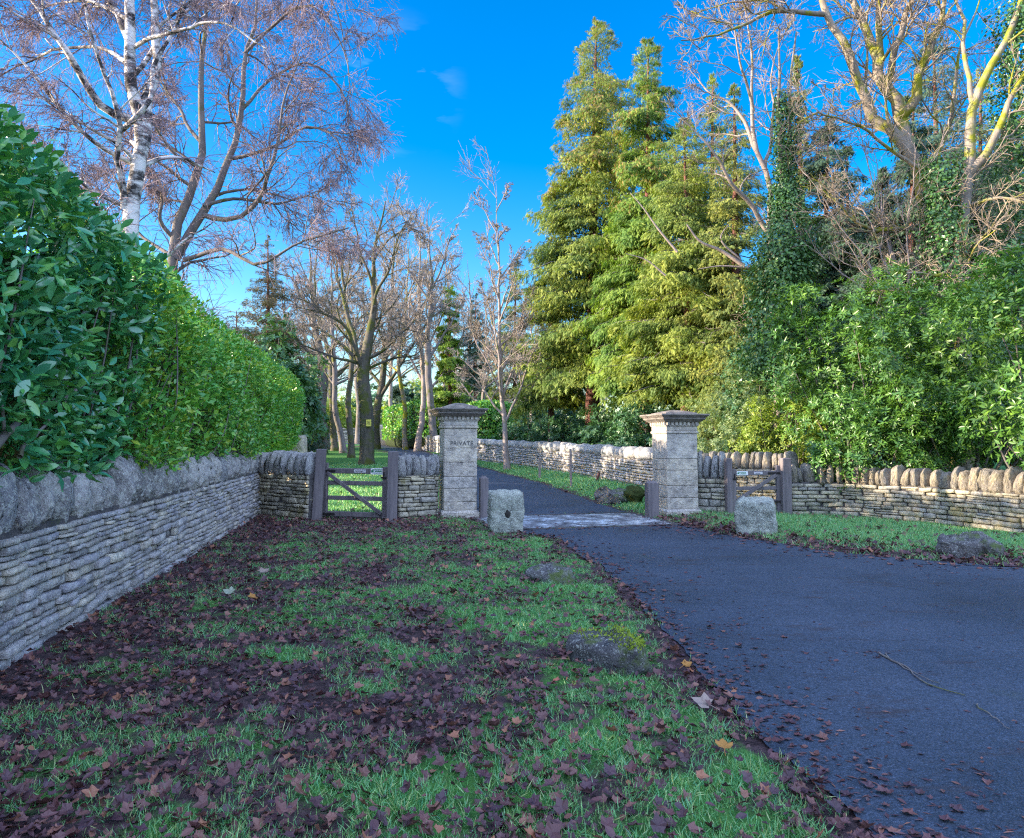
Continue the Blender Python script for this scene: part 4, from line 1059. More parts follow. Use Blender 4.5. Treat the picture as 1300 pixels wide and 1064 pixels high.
tree_thing('wide bare tree with twin dark stems and hanging twigs, right of the white birch', g2, T2, [
    dict(k=11, t0=.2, t1=1, ang=.85, lr=.46, n=8, wander=.24, trop=0.0, rr=.5, rmin=.008, lmax=2.4, big=True),
    dict(k=12, t0=.1, t1=1, ang=.8, lr=.62, n=6, wander=.24, trop=-.05, rr=.5, rmin=.0055, lmax=1.5),
    dict(k=9, t0=.1, t1=1, ang=.7, lr=.75, n=5, wander=.2, trop=-.16, rr=.6, rmin=.0042, lmax=1.0),
], 'bark', 'twig_birch', name='bare_tree', seed=3, group=None)

# --- avenue trees
def avenue_tree(label, px, py, top_px, top_py, r, fork=0.35, spread=0.3, seed=0, bark='bark_moss', twig='twig', nlimb=6, Y=None, name='bare_tree', k3=8, k2=8, group='bare trees along the driveway', rm=None, upright=0.0, ftop=.5):
    rng = np.random.default_rng(seed)
    b = gnd(px, py) if Y is None else np.array([X_at(px, Y), Y, float(H(0, Y))])
    Yb = b[1]; top = at(top_px, top_py, Yb); ht = top[2] - b[2]
    fk = b + (top - b) * fork; fk[:2] += rng.normal(0, .015 * ht, 2)
    pts = [b - [0, 0, .2], b + (fk - b) * .12, b + (fk - b) * 0.5 + rng.normal(0, .008 * ht, 3) * [1, 1, 0], fk, b + (top - b) * (fork + .3) + rng.normal(0, .02 * ht, 3) * [1, 1, .2], top]
    P, _ = limb(pts, r, r * .1, 26)
    tt = np.linspace(0, 1, 26); rad = r * np.where(tt < fork, 1 - .25 * tt / fork, .75 * (1 - (tt - fork) / (1 - fork)) ** 1.1 + .04); rad[0] *= 1.5; rad[1] *= 1.12
    limbs = [(P, rad)]
    for i in range(nlimb):
        f = fork * rng.uniform(0.85, 1.0) + (1 - fork) * ftop * (i / max(nlimb - 1, 1)) ** 1.3
        st = np.array([np.interp(f, tt, P[:, q]) for q in range(3)])
        a = 2.4 * i + rng.uniform(-.5, .5); out = np.array([math.cos(a), math.sin(a) * .8, 0])
        ln = ht * spread * (1.25 - f) * rng.uniform(.8, 1.2)
        e = st + out * ln + np.array([0, 0, ln * (0.75 + upright) * rng.uniform(.7, 1.5)])
        m1 = st + (e - st) * .35 + np.array([0, 0, -0.04 * ln]); m2 = st + (e - st) * .7 + rng.normal(0, .06 * ln, 3)
        r1 = r * (0.5 - .3 * f); limbs.append(limb([st, m1, m2, e], r1, r1 * .18, 14))
    rm = rm or 0.00028 * Yb
    return tree_thing(label, b, limbs, [
        dict(k=7, t0=.3, t1=1, ang=.75, lr=.42, n=7, wander=.16, trop=.03, rr=.5, rmin=rm * 1.5, lmax=ht * .2, big=True, flat=.1),
        dict(k=k2, t0=.15, t1=1, ang=.75, lr=.55, n=5, wander=.18, trop=.03, rr=.5, rmin=rm, lmax=ht * .12),
        dict(k=k3, t0=.1, t1=1, ang=.7, lr=.7, n=4, wander=.16, trop=.02, rr=.6, rmin=rm * .7, lmax=ht * .07),
    ], bark, twig, name=name, seed=seed + 50, group=group)

# main avenue tree with the yellow notice
YA = gnd(465, 591)[1]; ga = gnd(465, 591)
AV = [
    (lambda q: (q[0], np.concatenate([[.54], np.linspace(.39, .31, 10), np.linspace(.26, .15, 5), np.linspace(.13, .03, 10)])))(limb([ga - [0, 0, .2], at(466, 570, YA), at(465, 520, YA), at(462, 475, YA), at(468, 430, YA), at(474, 395, YA), at(473, 350, YA), at(480, 300, YA), at(488, 255, YA)], .4, .05, 26)),
    px_limb([(462, 475), (450, 440), (440, 418), (425, 405), (410, 398), (395, 385), (378, 378)], [YA, YA - .5, YA - .8, YA - 1, YA - 1.2, YA - 1.4, YA - 1.6], .14, .03),
    px_limb([(452, 452), (448, 428), (440, 400), (430, 360), (424, 320), (418, 280)], [YA, YA + .3, YA + .6, YA + .8, YA + 1, YA + 1.2], .12, .025),
    px_limb([(466, 455), (488, 445), (504, 428), (512, 422), (530, 405)], [YA, YA - .4, YA - .6, YA - .7, YA - .9], .1, .03),
    px_limb([(464, 470), (480, 462), (500, 455), (526, 452), (545, 430)], [YA, YA + .4, YA + .7, YA + .9, YA + 1], .08, .02),
    px_limb([(455, 462), (430, 455), (405, 446), (385, 440), (365, 446)], [YA, YA - .3, YA - .6, YA - .8, YA - .9], .08, .02),
    px_limb([(455, 460), (432, 436), (416, 425), (396, 412), (370, 420)], [YA, YA + .6, YA + 1, YA + 1.3, YA + 1.5], .1, .02),
    px_limb([(471, 405), (478, 370), (492, 345), (502, 310), (516, 280)], [YA, YA - .5, YA - .8, YA - 1, YA - 1.2], .10, .025),
    px_limb([(473, 365), (462, 330), (452, 300), (446, 262)], [YA, YA - .4, YA - .7, YA - 1], .085, .02),
    px_limb([(476, 330), (500, 300), (520, 290), (540, 300)], [YA, YA + .5, YA + .8, YA + 1], .07, .02),
]
tree_thing('large spreading bare tree with a yellow notice on its mossy trunk, beyond the left gate', ga, AV, [
    dict(k=9, t0=.35, t1=1, ang=.75, lr=.5, n=8, wander=.18, trop=.03, rr=.5, rmin=.016, lmax=2.6, big=True),
    dict(k=9, t0=.15, t1=1, ang=.8, lr=.55, n=6, wander=.2, trop=.02, rr=.5, rmin=.010, lmax=1.6),
    dict(k=8, t0=.1, t1=1, ang=.7, lr=.7, n=4, wander=.18, trop=.0, rr=.6, rmin=.0075, lmax=1.0),
], 'bark_moss', 'twig', seed=7, group='bare trees along the driveway')
nb = MB(); pn = at(468, 537, YA - .44); box(nb, pn, (0.26, .02, .34), 0, .004); no = tag(build('notice', nb, MAT['sign_yellow'], origin=tuple(pn), smooth=False), 'small yellow notice fixed to the spreading tree beyond the left gate', 'notice')
nl = MB()
for u, v, w, h in ((0, .06, .16, .02), (0, .0, .12, .05), (0, -.09, .17, .015)): box(nl, pn + [u, -.0105, v], (w, .002, h), 0, .0005)
build('lettering', nl, MAT['print'], no, smooth=False)

avenue_tree('straight slim mossy tree just left of the spreading tree with the notice', 446, 582, 440, 265, .21, .40, .26, 21, nlimb=6)
avenue_tree('slim grey tree second to the left of the notice tree', 436, 576, 425, 290, .24, .36, .24, 22, bark='bark', nlimb=6)
avenue_tree('mossy slim tree third to the left of the notice tree', 425, 573, 405, 280, .27, .34, .26, 23, nlimb=6)
avenue_tree('thick purple grey tree flaring at its foot, furthest left of the avenue', 410, 571, 392, 300, .55, .30, .34, 24, bark='bark', nlimb=8)
avenue_tree('mossy forked tree right behind the notice tree beside the driveway', 476, 570, 500, 270, .40, .25, .26, 25, nlimb=7, upright=.4)
avenue_tree('slim lit tree on the far verge in front of the clipped far hedge', 515, 571, 520, 285, .22, .34, .2, 26, bark='bark_tan', twig='twig_far', nlimb=6)
avenue_tree('pale twin limbed tree left of the PRIVATE pillar on the far verge', 530, 573, 535, 262, .26, .26, .22, 27, bark='bark_pink', twig='twig_far', nlimb=7, upright=.6)
avenue_tree('tall leaning grey tree rising behind the PRIVATE pillar', 553, 574, 540, 275, .32, .42, .2, 28, bark='bark', twig='twig', nlimb=6, upright=.4)
# lone slender tree on the right verge
gl = gnd(644, 597); YL = gl[1]
avenue_tree('lone slender bare tree with lichened trunk on the right driveway verge', 644, 597, 629, 232, .14, .20, .14, 29, bark='bark_pink', twig='twig', nlimb=19, upright=.9, ftop=.88, name='bare_tree', k2=8, k3=6)
# further avenue and parkland trees
for i, (px, Y, tpy, r, lab) in enumerate(((395, 78, 330, .35, 'distant bare tree at the left of the avenue behind the purple grey tree'), (455, 82, 320, .35, 'distant grey bare tree seen between the slim trees and the notice tree'), (500, 88, 300, .3, 'distant bare tree at the bend of the driveway'), (560, 70, 290, .3, 'distant bare tree just behind the leaning grey tree'), (590, 64, 330, .3, 'distant bare tree between the pillar and the lone tree'), (360, 66, 350, .3, 'distant bare tree right of the rusty conifer'), (345, 90, 340, .3, 'distant bare tree left behind the rusty conifer'), (612, 50, 375, .2, 'thin bare tree just left of the lone verge tree'), (670, 52, 360, .2, 'thin bare tree just right of the lone verge tree'))):
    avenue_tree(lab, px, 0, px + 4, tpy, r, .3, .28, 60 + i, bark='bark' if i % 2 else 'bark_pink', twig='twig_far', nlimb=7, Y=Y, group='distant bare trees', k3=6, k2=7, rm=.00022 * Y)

# ------------------------------------------------------------------ conifers
def conifer(label, px, Y, top_py, half_px, mat, seed, nb=260, per=70, spray=(0.35, 0.7), droop=0.35, base_z=1.2, shape=0.8, top_px=None, bark='bark_red', name='conifer', group='tall conifers', tip=None, ragged=0.25, low=0.12, trunk_r=None, lw=0.55):
    rng = np.random.default_rng(seed)
    b = np.array([X_at(px, Y), Y, float(H(0, Y))]); top = at(top_px or px, top_py, Y); ht = top[2] - b[2]
    rmax = half_px / F_PX * Y
    t = thing(name, label, 'tree', tuple(b), group)
    tr = MB(); P, rr = limb([b - [0, 0, .2], b + (top - b) * .5 + rng.normal(0, .1, 3) * [1, 1, 0], top], trunk_r or ht * .018, .02, 18); rr[0] *= 1.4; tubes(tr, P, rr, 10); build('trunk', tr, MAT[bark], t)
    u = rng.random(nb) ** 1.05 * (1 - low) + low; u = np.sort(u)
    az = rng.uniform(0, 2 * np.pi, nb)
    prof = np.clip((1 - u) ** shape, 0, 1) * np.clip((u - low * .3) / .14, .55, 1)
    lob = 1 + ragged * (np.sin(az * 3 + u * 9 + seed) * .5 + rng.normal(0, .55, nb))
    ln = np.maximum(rmax * prof * lob, rmax * .05)
    n = 8; tt = np.linspace(0, 1, n)[None, :]
    st = np.stack([np.interp(u, np.linspace(0, 1, 18), P[:, q]) for q in range(3)], -1)
    out = np.stack([np.cos(az), np.sin(az)], -1)
    BP = np.zeros((nb, n, 3))
    BP[..., :2] = st[:, None, :2] + out[:, None] * (ln[:, None] * tt)[..., None]
    rise = rng.uniform(.05, .45, nb)[:, None]
    BP[..., 2] = st[:, None, 2] + ln[:, None] * (rise * tt - droop * tt ** 2 * 1.2 + .25 * droop * tt ** 4)
    BP[:, 1:-1] += rng.normal(0, .04, (nb, n - 2, 3)) * ln[:, None, None] ** .5
    brR = np.maximum(.035 * (1 - .8 * tt) * np.clip(ln / 2.5, .3, 1.3)[:, None], .006)
    w = np.clip(ln / rmax, .12, 1); cnt = np.maximum((per * 3.4 * w * rng.uniform(.6, 1.4, nb)).astype(int), 6)
    bi = np.repeat(np.arange(nb), cnt); N = len(bi)
    s = rng.random(N) ** .75 * .82 + .18
    x = s * (n - 1); i0 = np.minimum(x.astype(int), n - 2); f = (x - i0)[:, None]
    pos = BP[bi, i0] * (1 - f) + BP[bi, i0 + 1] * f
    spread_ = (ln[bi] * .20 * (1.15 - s * .6))[:, None]
    o3 = np.concatenate([out[bi], np.zeros((N, 1))], -1); side = np.stack([-o3[:, 1], o3[:, 0], o3[:, 2]], -1)
    pos = pos + side * rng.normal(0, 1, (N, 1)) * spread_ + np.array([0, 0, -1]) * np.abs(rng.normal(0, .22, (N, 1))) * np.clip(ln[bi] / 2, .3, 1)[:, None]
    D = unit(o3 * rng.uniform(.1, .9, (N, 1)) + side * rng.normal(0, .55, (N, 1)) + np.array([0, 0, -1]) * rng.uniform(.1, 1.5, (N, 1)) * (droop * 2.4) + np.array([0, 0, 1]) * (u[bi] > .93)[:, None] * 1.5)
    Nn = unit(o3 * .8 + np.array([0, 0, .5]) + rng.normal(0, .5, (N, 3)))
    L = .48 * rng.uniform(*spray, N) * rng.uniform(.6, 1.25, N) * np.clip(ln[bi] / rmax * 1.4, .5, 1)
    mb = MB(); leaves(mb, pos, D, Nn, L, L * lw, SPRAY)
    mb.cur = 1; tubes(mb, BP, brR, 4)
    build('crown', mb, [MAT[mat], MAT['bark']], t, smooth=False)
    if tip:
        k = (u[bi] > .62) & (s > .72) & (rng.random(N) < .5); m2 = MB(); leaves(m2, pos[k] + o3[k] * .08, D[k], Nn[k], L[k] * .8, L[k] * .8 * lw, SPRAY); build('crown_tips', m2, MAT[tip], t, smooth=False)
    return t
conifer('tallest feathery yellow green conifer right of the lone bare tree', 752, 34, 26, 92, 'cypress', 101, 430, 95, (.4, .8), .38, shape=.47, top_px=757, tip='cypress_tip', ragged=.34, low=.19)
conifer('second tall yellow green conifer just right of the tallest one', 820, 30, 50, 76, 'cypress2', 102, 380, 95, (.38, .75), .42, shape=.46, top_px=823, tip='cypress_tip', ragged=.36, low=.20)
conifer('broad golden conifer behind the right pillar', 868, 27, 150, 92, 'cypress', 103, 330, 90, (.35, .7), .35, low=.24, shape=.55, ragged=.35)
conifer('dark yew like conifer between the golden conifer and the ivy clad tree', 932, 25, 105, 76, 'yew', 104, 300, 85, (.32, .62), .3, shape=.66, ragged=.3)
conifer('drooping green conifer low at the left foot of the tallest one', 700, 36, 300, 48, 'cypress', 105, 200, 70, (.4, .7), .5, low=.3, shape=.5, ragged=.4)
conifer('dark blue green conifer behind the mossy limbed tree', 1075, 30, 185, 90, 'fir', 106, 240, 80, (.4, .8), .32, shape=.7, group='dark conifers on the right', ragged=.35)
conifer('tall dark conifer behind the right trunks', 1185, 27, 40, 120, 'fir', 107, 300, 80, (.4, .8), .35, shape=.6, group='dark conifers on the right', ragged=.35)
conifer('dark conifer at the right edge behind the ivy trunk', 1310, 24, 60, 110, 'yew', 108, 260, 80, (.4, .8), .35, shape=.6, group='dark conifers on the right', ragged=.35)
conifer('dark evergreen filling the gap behind the ivy clad tree', 1012, 27, 70, 62, 'yew', 115, 260, 80, (.4, .8), .3, shape=.75, group='dark conifers on the right', ragged=.4)
conifer('dark green conifer between the mossy limbed tree and the ivy clad tree', 1120, 24, 215, 75, 'fir', 116, 220, 80, (.4, .8), .3, shape=.6, group='dark conifers on the right', ragged=.35)
conifer('dark conifer high behind the pale barked tree near the right edge', 1245, 31, 90, 100, 'yew', 117, 260, 80, (.4, .8), .3, shape=.65, group='dark conifers on the right', ragged=.35)
conifer('golden brown conifer behind the crooked pale bare tree', 905, 33, 95, 70, 'cypress', 118, 260, 80, (.4, .8), .32, shape=.65, ragged=.4)
conifer('broad dark evergreen just right of the ivy clad tree', 1052, 25, 150, 72, 'fir', 119, 280, 85, (.4, .8), .3, shape=.5, group='dark conifers on the right', ragged=.5)
conifer('dark evergreen between the two right hand trunks', 1160, 23, 120, 70, 'fir', 120, 280, 85, (.4, .8), .3, shape=.5, group='dark conifers on the right', ragged=.5)
conifer('dark green conifer filling the corner above the laurels', 1285, 21.5, 150, 85, 'fir', 121, 280, 85, (.4, .8), .3, shape=.5, group='dark conifers on the right', ragged=.5)
conifer('dark rusty conifer beyond the hedge, left of the avenue', 334, 34, 300, 62, 'rusty_fir', 109, 240, 75, (.3, .6), .2, shape=.7, top_px=340, ragged=.3, group=None)
conifer('bright green columnar conifer far beyond the PRIVATE pillar', 571, 58, 362, 24, 'lime_tree', 110, 160, 55, (.5, .9), .3, shape=.35, ragged=.2, group='distant evergreens')
conifer('dark conifer right of the bright columnar one', 604, 62, 372, 32, 'fir', 111, 170, 55, (.5, 1.0), .3, shape=.6, group='distant evergreens')
conifer('dark round evergreen at the bend of the driveway', 512, 92, 478, 26, 'fir', 112, 130, 50, (.8, 1.4), .2, shape=.45, low=.05, group='distant evergreens')
conifer('dark conifer left of the avenue behind the hedge end', 383, 50, 470, 26, 'rusty_fir', 113, 130, 50, (.4, .9), .25, shape=.5, low=.05, group='distant evergreens')
for i, (px, Y, tp, hw, lab) in enumerate(((352, 42, 440, 60, 'low dark conifer beyond the hedge, right of the rusty one'), (300, 38, 395, 75, 'dark conifer behind the clipped hedge, left of the rusty one'), (366, 60, 430, 50, 'dark conifer far beyond the hedge end by the avenue'), (255, 33, 400, 85, 'low dark conifer hidden behind the middle of the hedge'))):
    conifer(lab, px, Y, tp, hw, 'rusty_fir' if i % 2 else 'fir', 130 + i, 150, 45, (.4, .8), .25, shape=.5, low=.05, group='dark conifers beyond the hedge')
conifer('dark conifer behind the thin tree right of the lone tree', 655, 56, 330, 40, 'yew', 114, 170, 60, (.5, 1.0), .3, shape=.6, group='distant evergreens')

# ------------------------------------------------------------------ broadleaf shrubs
def shrub(label, px, Y, h, rx, ry, mat, seed, n=9000, ll=(0.09, 0.15), lw=0.36, tpl=LEAF_MID, name='shrub', group=None, rosette=7, X=None, stem='bark', z0=0.0, clump=26, cat='shrub'):
    rng = np.random.default_rng(seed)
    x0 = X_at(px, Y) if X is None else X
    b = np.array([x0, Y, float(H(x0, Y)) + z0])
    t = thing(name, label, cat, tuple(b), group)
    c = b + [0, 0, h * .5]
    K = clump
    dirs = rng.normal(size=(K, 3)); dirs = unit(dirs); dirs[:, 2] = np.abs(dirs[:, 2]) * 1.1 - .55; dirs = unit(dirs)
    rad = rng.uniform(.62, .92, K)[:, None]
    S = np.array([rx, ry, h * .52])
    cc = c + dirs * rad * S; cr = rng.uniform(.22, .42, K) * min(rx, ry, h * .5) * 1.15
    nro = n // rosette
    ci = rng.integers(K, size=nro)
    v = unit(rng.normal(size=(nro, 3)) + dirs[ci] * .9 + [0, 0, .2])
    rr = cr[ci][:, None] * rng.uniform(.45, 1.05, (nro, 1)) * np.array([1.15, 1.1, .95])
    ctr = cc[ci] + v * rr
    nin = nro // 4      # thinner foliage inside
    ctr[:nin] = c + unit(rng.normal(size=(nin, 3))) * S * rng.uniform(.35, .8, (nin, 1)); v[:nin] = unit(ctr[:nin] - c)
    ok = ctr[:, 2] > b[2] + .08; ctr, v = ctr[ok], v[ok]
    M = len(ctr)
    axd = unit(v + np.array([0, 0, .55]) + rng.normal(0, .3, (M, 3)))
    r1 = unit(np.cross(axd, rng.normal(size=(M, 3)))); r2 = np.cross(axd, r1)
    P, D, U = [], [], []
    for j in range(rosette):
        a = 2 * np.pi * j / rosette + rng.uniform(-.3, .3, M); el = rng.uniform(-.1, .75, M)
        o = r1 * np.cos(a)[:, None] + r2 * np.sin(a)[:, None]
        D.append(unit(o * np.cos(el)[:, None] + axd * np.sin(el)[:, None] + [0, 0, -.12])); P.append(ctr + o * .012 + axd * rng.uniform(-.04, .04, (M, 1))); U.append(axd)
    P, D, U = map(np.concatenate, (P, D, U)); N = len(P)
    L = rng.uniform(*ll, N); mb = MB(); leaves(mb, P, D, U, L, L * lw, tpl)
    build('foliage', mb, MAT[mat], t, smooth=True)
    st = MB()
    for k in range(min(K, 16)):
        e = cc[k]; s = b + rng.normal(0, .12, 3) * [1, 1, 0] - [0, 0, .1]
        m = s + (e - s) * .5 + rng.normal(0, .15, 3); Pp, r_ = limb([s, m, e], .035, .008, 10); tubes(st, Pp, r_, 5)
    build('stem', st, MAT[stem], t)
    return t
RG_ = 'shrubs behind the right wall'
shrub('big laurel with long glossy leaves filling the right side above the low wall', 1225, 15.6, 6.0, 2.5, 1.6, 'rhodo', 201, 26000, (.10, .17), .34, group=RG_, clump=48, name='laurel_bush')
shrub('tall rhododendron with upright leaf whorls behind the hinge post end of the wall', 1085, 16.9, 6.2, 1.9, 1.5, 'rhodo', 202, 20000, (.09, .16), .32, group=RG_, clump=44, name='rhododendron')
shrub('laurel bush cut by the right edge of the picture', 1345, 12.9, 5.2, 1.7, 1.5, 'rhodo', 203, 13000, (.09, .16), .36, group=RG_, clump=30, name='laurel_bush')
shrub('yellow green bush above the timber gate right of the pillar', 1000, 17.6, 2.95, 1.1, .9, 'lime_bush', 204, 12000, (.06, .10), .45, group=RG_, clump=34)
shrub('pale grey green bush just right of the right pillar', 925, 19.0, 3.45, 1.35, 1.0, 'pale_bush', 205, 14000, (.05, .085), .5, group=RG_, clump=40)
shrub('dark ivy bush between the pale bush and the tall rhododendron', 985, 20.5, 5.2, 1.5, 1.2, 'rhodo_dark', 206, 14000, (.07, .12), .5, group=RG_, clump=36)
shrub('dark rhododendron thicket behind the laurel right of centre', 1160, 20.0, 6.0, 3.0, 1.5, 'rhodo_dark', 207, 18000, (.09, .15), .4, group=RG_, clump=44)
shrub('dark thicket behind the bush at the right edge', 1330, 18.0, 5.8, 2.6, 1.5, 'rhodo_dark', 208, 14000, (.09, .15), .4, group=RG_, clump=36)
shrub('low dark shrub filling the gap below the big laurel', 1120, 15.3, 2.3, 1.7, .8, 'rhodo', 213, 9000, (.07, .12), .4, group=RG_, clump=26)
DG = 'dark shrubs behind the driveway wall'
for i, (px, Y, h, rx, lab) in enumerate(((665, 40, 3.4, 2.0, 'dark round shrub behind the wall, right of the lone tree'), (700, 36, 3.0, 1.7, 'dark shrub behind the wall below the drooping conifer'), (738, 31.5, 2.7, 1.5, 'dark shrub behind the wall below the tallest conifer'), (775, 28, 2.5, 1.4, 'dark blue green shrub low behind the wall left of the right pillar'), (815, 25, 2.6, 1.4, 'dark shrub tucked behind the right pillar'))):
    shrub(lab, px, Y + 2.2, h + .2, rx, 1.1, 'rhodo_dark', 220 + i, 8000, (.10, .17), .42, group=DG, clump=26)

for i, (px, Y, h, rx, lab) in enumerate(((334, 25.0, 4.7, 1.6, 'dark evergreen bush peeping over the far part of the clipped hedge'), (337, 27.5, 5.8, 1.7, 'dark evergreen bush right behind the end of the clipped hedge'), (340, 32, 6.5, 1.9, 'second dark evergreen bush beyond the end of the clipped hedge'), (344, 37, 6.9, 2.0, 'third dark evergreen bush beyond the end of the clipped hedge'), (348, 42.5, 7.2, 2.1, 'tall dark evergreen bush midway along the left of the drive'), (351, 48, 6.6, 2.2, 'dark evergreen bush left of the thick purple grey trunk'), (355, 55, 7.0, 2.3, 'furthest dark evergreen bush left of the avenue trunks'))):
    shrub(lab, px, Y, h, rx, 2.9, 'rhodo_dark', 260 + i, 8000, (.16, .26), .5, group='dark evergreens along the left of the drive', clump=30, tpl=LEAF_TINY)

# boxy clipped hedges further up the drive
def box_hedge(label, A, B, w, h, mat, seed, n, ls, group='clipped hedges up the driveway'):
    rng = np.random.default_rng(seed); A, B = np.array(A, float), np.array(B, float)
    d = unit(B - A); L = np.linalg.norm(B - A); nr = np.array([d[1], -d[0]])
    mid = (A + B) / 2; z0 = float(H(*mid)); t = thing('clipped_hedge', label, 'hedge', (mid[0], mid[1], z0), group)
    q = rng.normal(size=(n, 3)); k = 6.0; q = q / ((np.abs(q) ** k).sum(-1) ** (1 / k))[:, None]
    q[:, 2] = np.where(q[:, 2] < -.6, -q[:, 2], q[:, 2])
    nn = unit(np.sign(q) * np.abs(q) ** 5)
    loc = q * [L / 2, w / 2, h / 2] * (1 - np.abs(rng.normal(0, .03, (n, 1))))
    loc += rng.normal(0, .03, (n, 3))
    W = np.stack([mid[0] + loc[:, 0] * d[0] + loc[:, 1] * nr[0], mid[1] + loc[:, 0] * d[1] + loc[:, 1] * nr[1], z0 + h / 2 + loc[:, 2]], -1)
    NN = np.stack([nn[:, 0] * d[0] + nn[:, 1] * nr[0], nn[:, 0] * d[1] + nn[:, 1] * nr[1], nn[:, 2]], -1)
    mb = MB(); Ll = rng.uniform(*ls, n); leaves(mb, W, unit(NN * .5 + rng.normal(0, .7, (n, 3))), unit(NN + [0, 0, .4] + rng.normal(0, .4, (n, 3))), Ll, Ll * .6, LEAF_TINY)
    build('foliage', mb, MAT[mat], t, smooth=False)
    c = MB(); lumps(c, [(mid[0], mid[1], z0 + h / 2 - .05)], (L / 2 - .15, w / 2 - .15, h / 2 - .1), axes(math.atan2(d[1], d[0]))[None], 6, 7, .1, 2, seed); build('inner_shade_hull', c, MAT['hull'], t)  # solid block under the leaves, coloured dark for the shade within
box_hedge('clipped hedge on the far wall left of the PRIVATE pillar', (X_at(495, 72), 72), (X_at(556, 58), 58.), 2.0, 4.0, 'hedge', 301, 9000, (.18, .3))
box_hedge('bright clipped hedge just right of the PRIVATE pillar behind the driveway wall', (X_at(604, 47), 47), (X_at(634, 43.5), 43.5), 2.2, 3.5, 'hedge', 302, 9000, (.12, .2))
# sunlit wall and shrubs far off to the left of the avenue
for i, (px, Y, h, rx, mt, lab) in enumerate(((392, 96, 6, 7, 'lime_bush', 'sunlit yellow green shrub far left beyond the avenue trunks'), (430, 100, 7, 7, 'lime_bush', 'sunlit yellow shrub glimpsed between the avenue trunks'), (530, 96, 9, 5, 'lime_bush', 'bright yellow green shrub at the far end of the drive'), (478, 112, 9, 7, 'rhodo_dark', 'dark shrub behind the notice tree at the far end'), (570, 88, 7, 6, 'rhodo_dark', 'dark shrub behind the far clipped hedge'), (610, 74, 6, 5, 'rhodo', 'green shrub above the bright clipped hedge'), (345, 62, 4.5, 5, 'rhodo_dark', 'dark shrub beyond the hedge end'))):
    shrub(lab, px, Y, h, rx, 3, mt, 240 + i, 6000, (.25, .45), .5, group='distant shrubs', clump=30, tpl=LEAF_TINY)
stone_wall('pale sunlit stone wall far beyond the avenue trunks', [(X_at(370, 88), 88.), (X_at(455, 92), 92.)], 1.5, .3, (1.0, 1.6), .5, .25, (.5, 1.2), 2, 18, mat='pillar', cmat='coping_warm', cn=4, name='garden_wall')
fp = np.array([X_at(484, 74), 74.]); fpm = MB(); lumps(fpm, [(fp[0], fp[1], float(H(*fp)) + 1.0)], (.75, .6, 1.15), axes(.3)[None], 6, 9, .05, 3, 2)
tag(build('stone_pier', fpm, MAT['pillar'], origin=(fp[0], fp[1], float(H(*fp)))), 'pale stone pier where the far driveway wall ends', 'pier')

# ------------------------------------------------------------------ right-hand bare trees
ys = 19.5
gs = at(1212, 560, ys); gs[2] = float(H(0, ys))
SYC = [
    limb([gs, at(1218, 400, ys), at(1208, 330, ys), at(1180, 275, ys), at(1163, 222, ys), at(1140, 172, ys), at(1112, 150, ys), at(1092, 112, ys), at(1072, 70, ys), at(1045, 22, ys), at(1036, -20, ys), at(1020, -90, ys)], .34, .045, 30),
    px_limb([(1150, 190), (1140, 140), (1122, 95), (1102, 40), (1088, 0), (1070, -60)], [ys, ys + .1, ys + .3, ys + .5, ys + .6, ys + .8], .21, .05),
    px_limb([(1122, 95), (1120, 50), (1118, 0), (1122, -70)], [ys + .3, ys + .2, ys, ys - .1], .11, .04),
    px_limb([(1132, 105), (1142, 60), (1152, 30), (1160, -10), (1168, -80)], [ys + .2, ys - .2, ys - .3, ys - .4, ys - .5], .11, .03),
    px_limb([(1142, 150), (1160, 125), (1168, 95), (1182, 60), (1192, 20), (1186, -40)], [ys, ys - .2, ys - .4, ys - .5, ys - .6, ys - .7], .16, .03),
    px_limb([(1042, 18), (1010, 14), (985, 14), (960, 28), (930, 38), (900, 42), (868, 50)], [ys, ys - .3, ys - .5, ys - .7, ys - .9, ys - 1, ys - 1.1], .075, .015),
    px_limb([(1000, 14), (960, 2), (920, 8), (885, 20)], [ys - .4, ys - .3, ys - .2, ys], .04, .01),
    px_limb([(1165, 225), (1100, 165), (1060, 150), (1030, 145), (1010, 160)], [ys - .1, ys - .8, ys - 1.1, ys - 1.3, ys - 1.4], .06, .012),
    px_limb([(1195, 300), (1150, 290), (1110, 290), (1075, 262), (1050, 240)], [ys - .2, ys - .8, ys - 1.2, ys - 1.5, ys - 1.7], .08, .015),
    px_limb([(1120, 160), (1090, 130), (1070, 140), (1040, 110)], [ys, ys + .6, ys + .9, ys + 1.1], .04, .01),
    px_limb([(1170, 240), (1200, 180), (1215, 120), (1222, 60), (1235, 0)], [ys, ys + .5, ys + .8, ys + 1, ys + 1.2], .09, .02),
]
tree_thing('large bare tree with thick yellow mossy limbs above the rhododendrons, right', gs, SYC, [
    dict(k=12, t0=.2, t1=1, ang=.8, lr=.40, n=8, wander=.24, trop=.04, rr=.4, rmin=.012, lmax=2.6, big=True),
    dict(k=9, t0=.15, t1=1, ang=.8, lr=.55, n=6, wander=.22, trop=.03, rr=.5, rmin=.0075, lmax=1.4),
    dict(k=6, t0=.1, t1=1, ang=.7, lr=.7, n=5, wander=.2, trop=.0, rr=.6, rmin=.005, lmax=.8),
], 'bark_tan', 'twig_tan', seed=11, gn=.6, group='bare trees above the right hand shrubs')

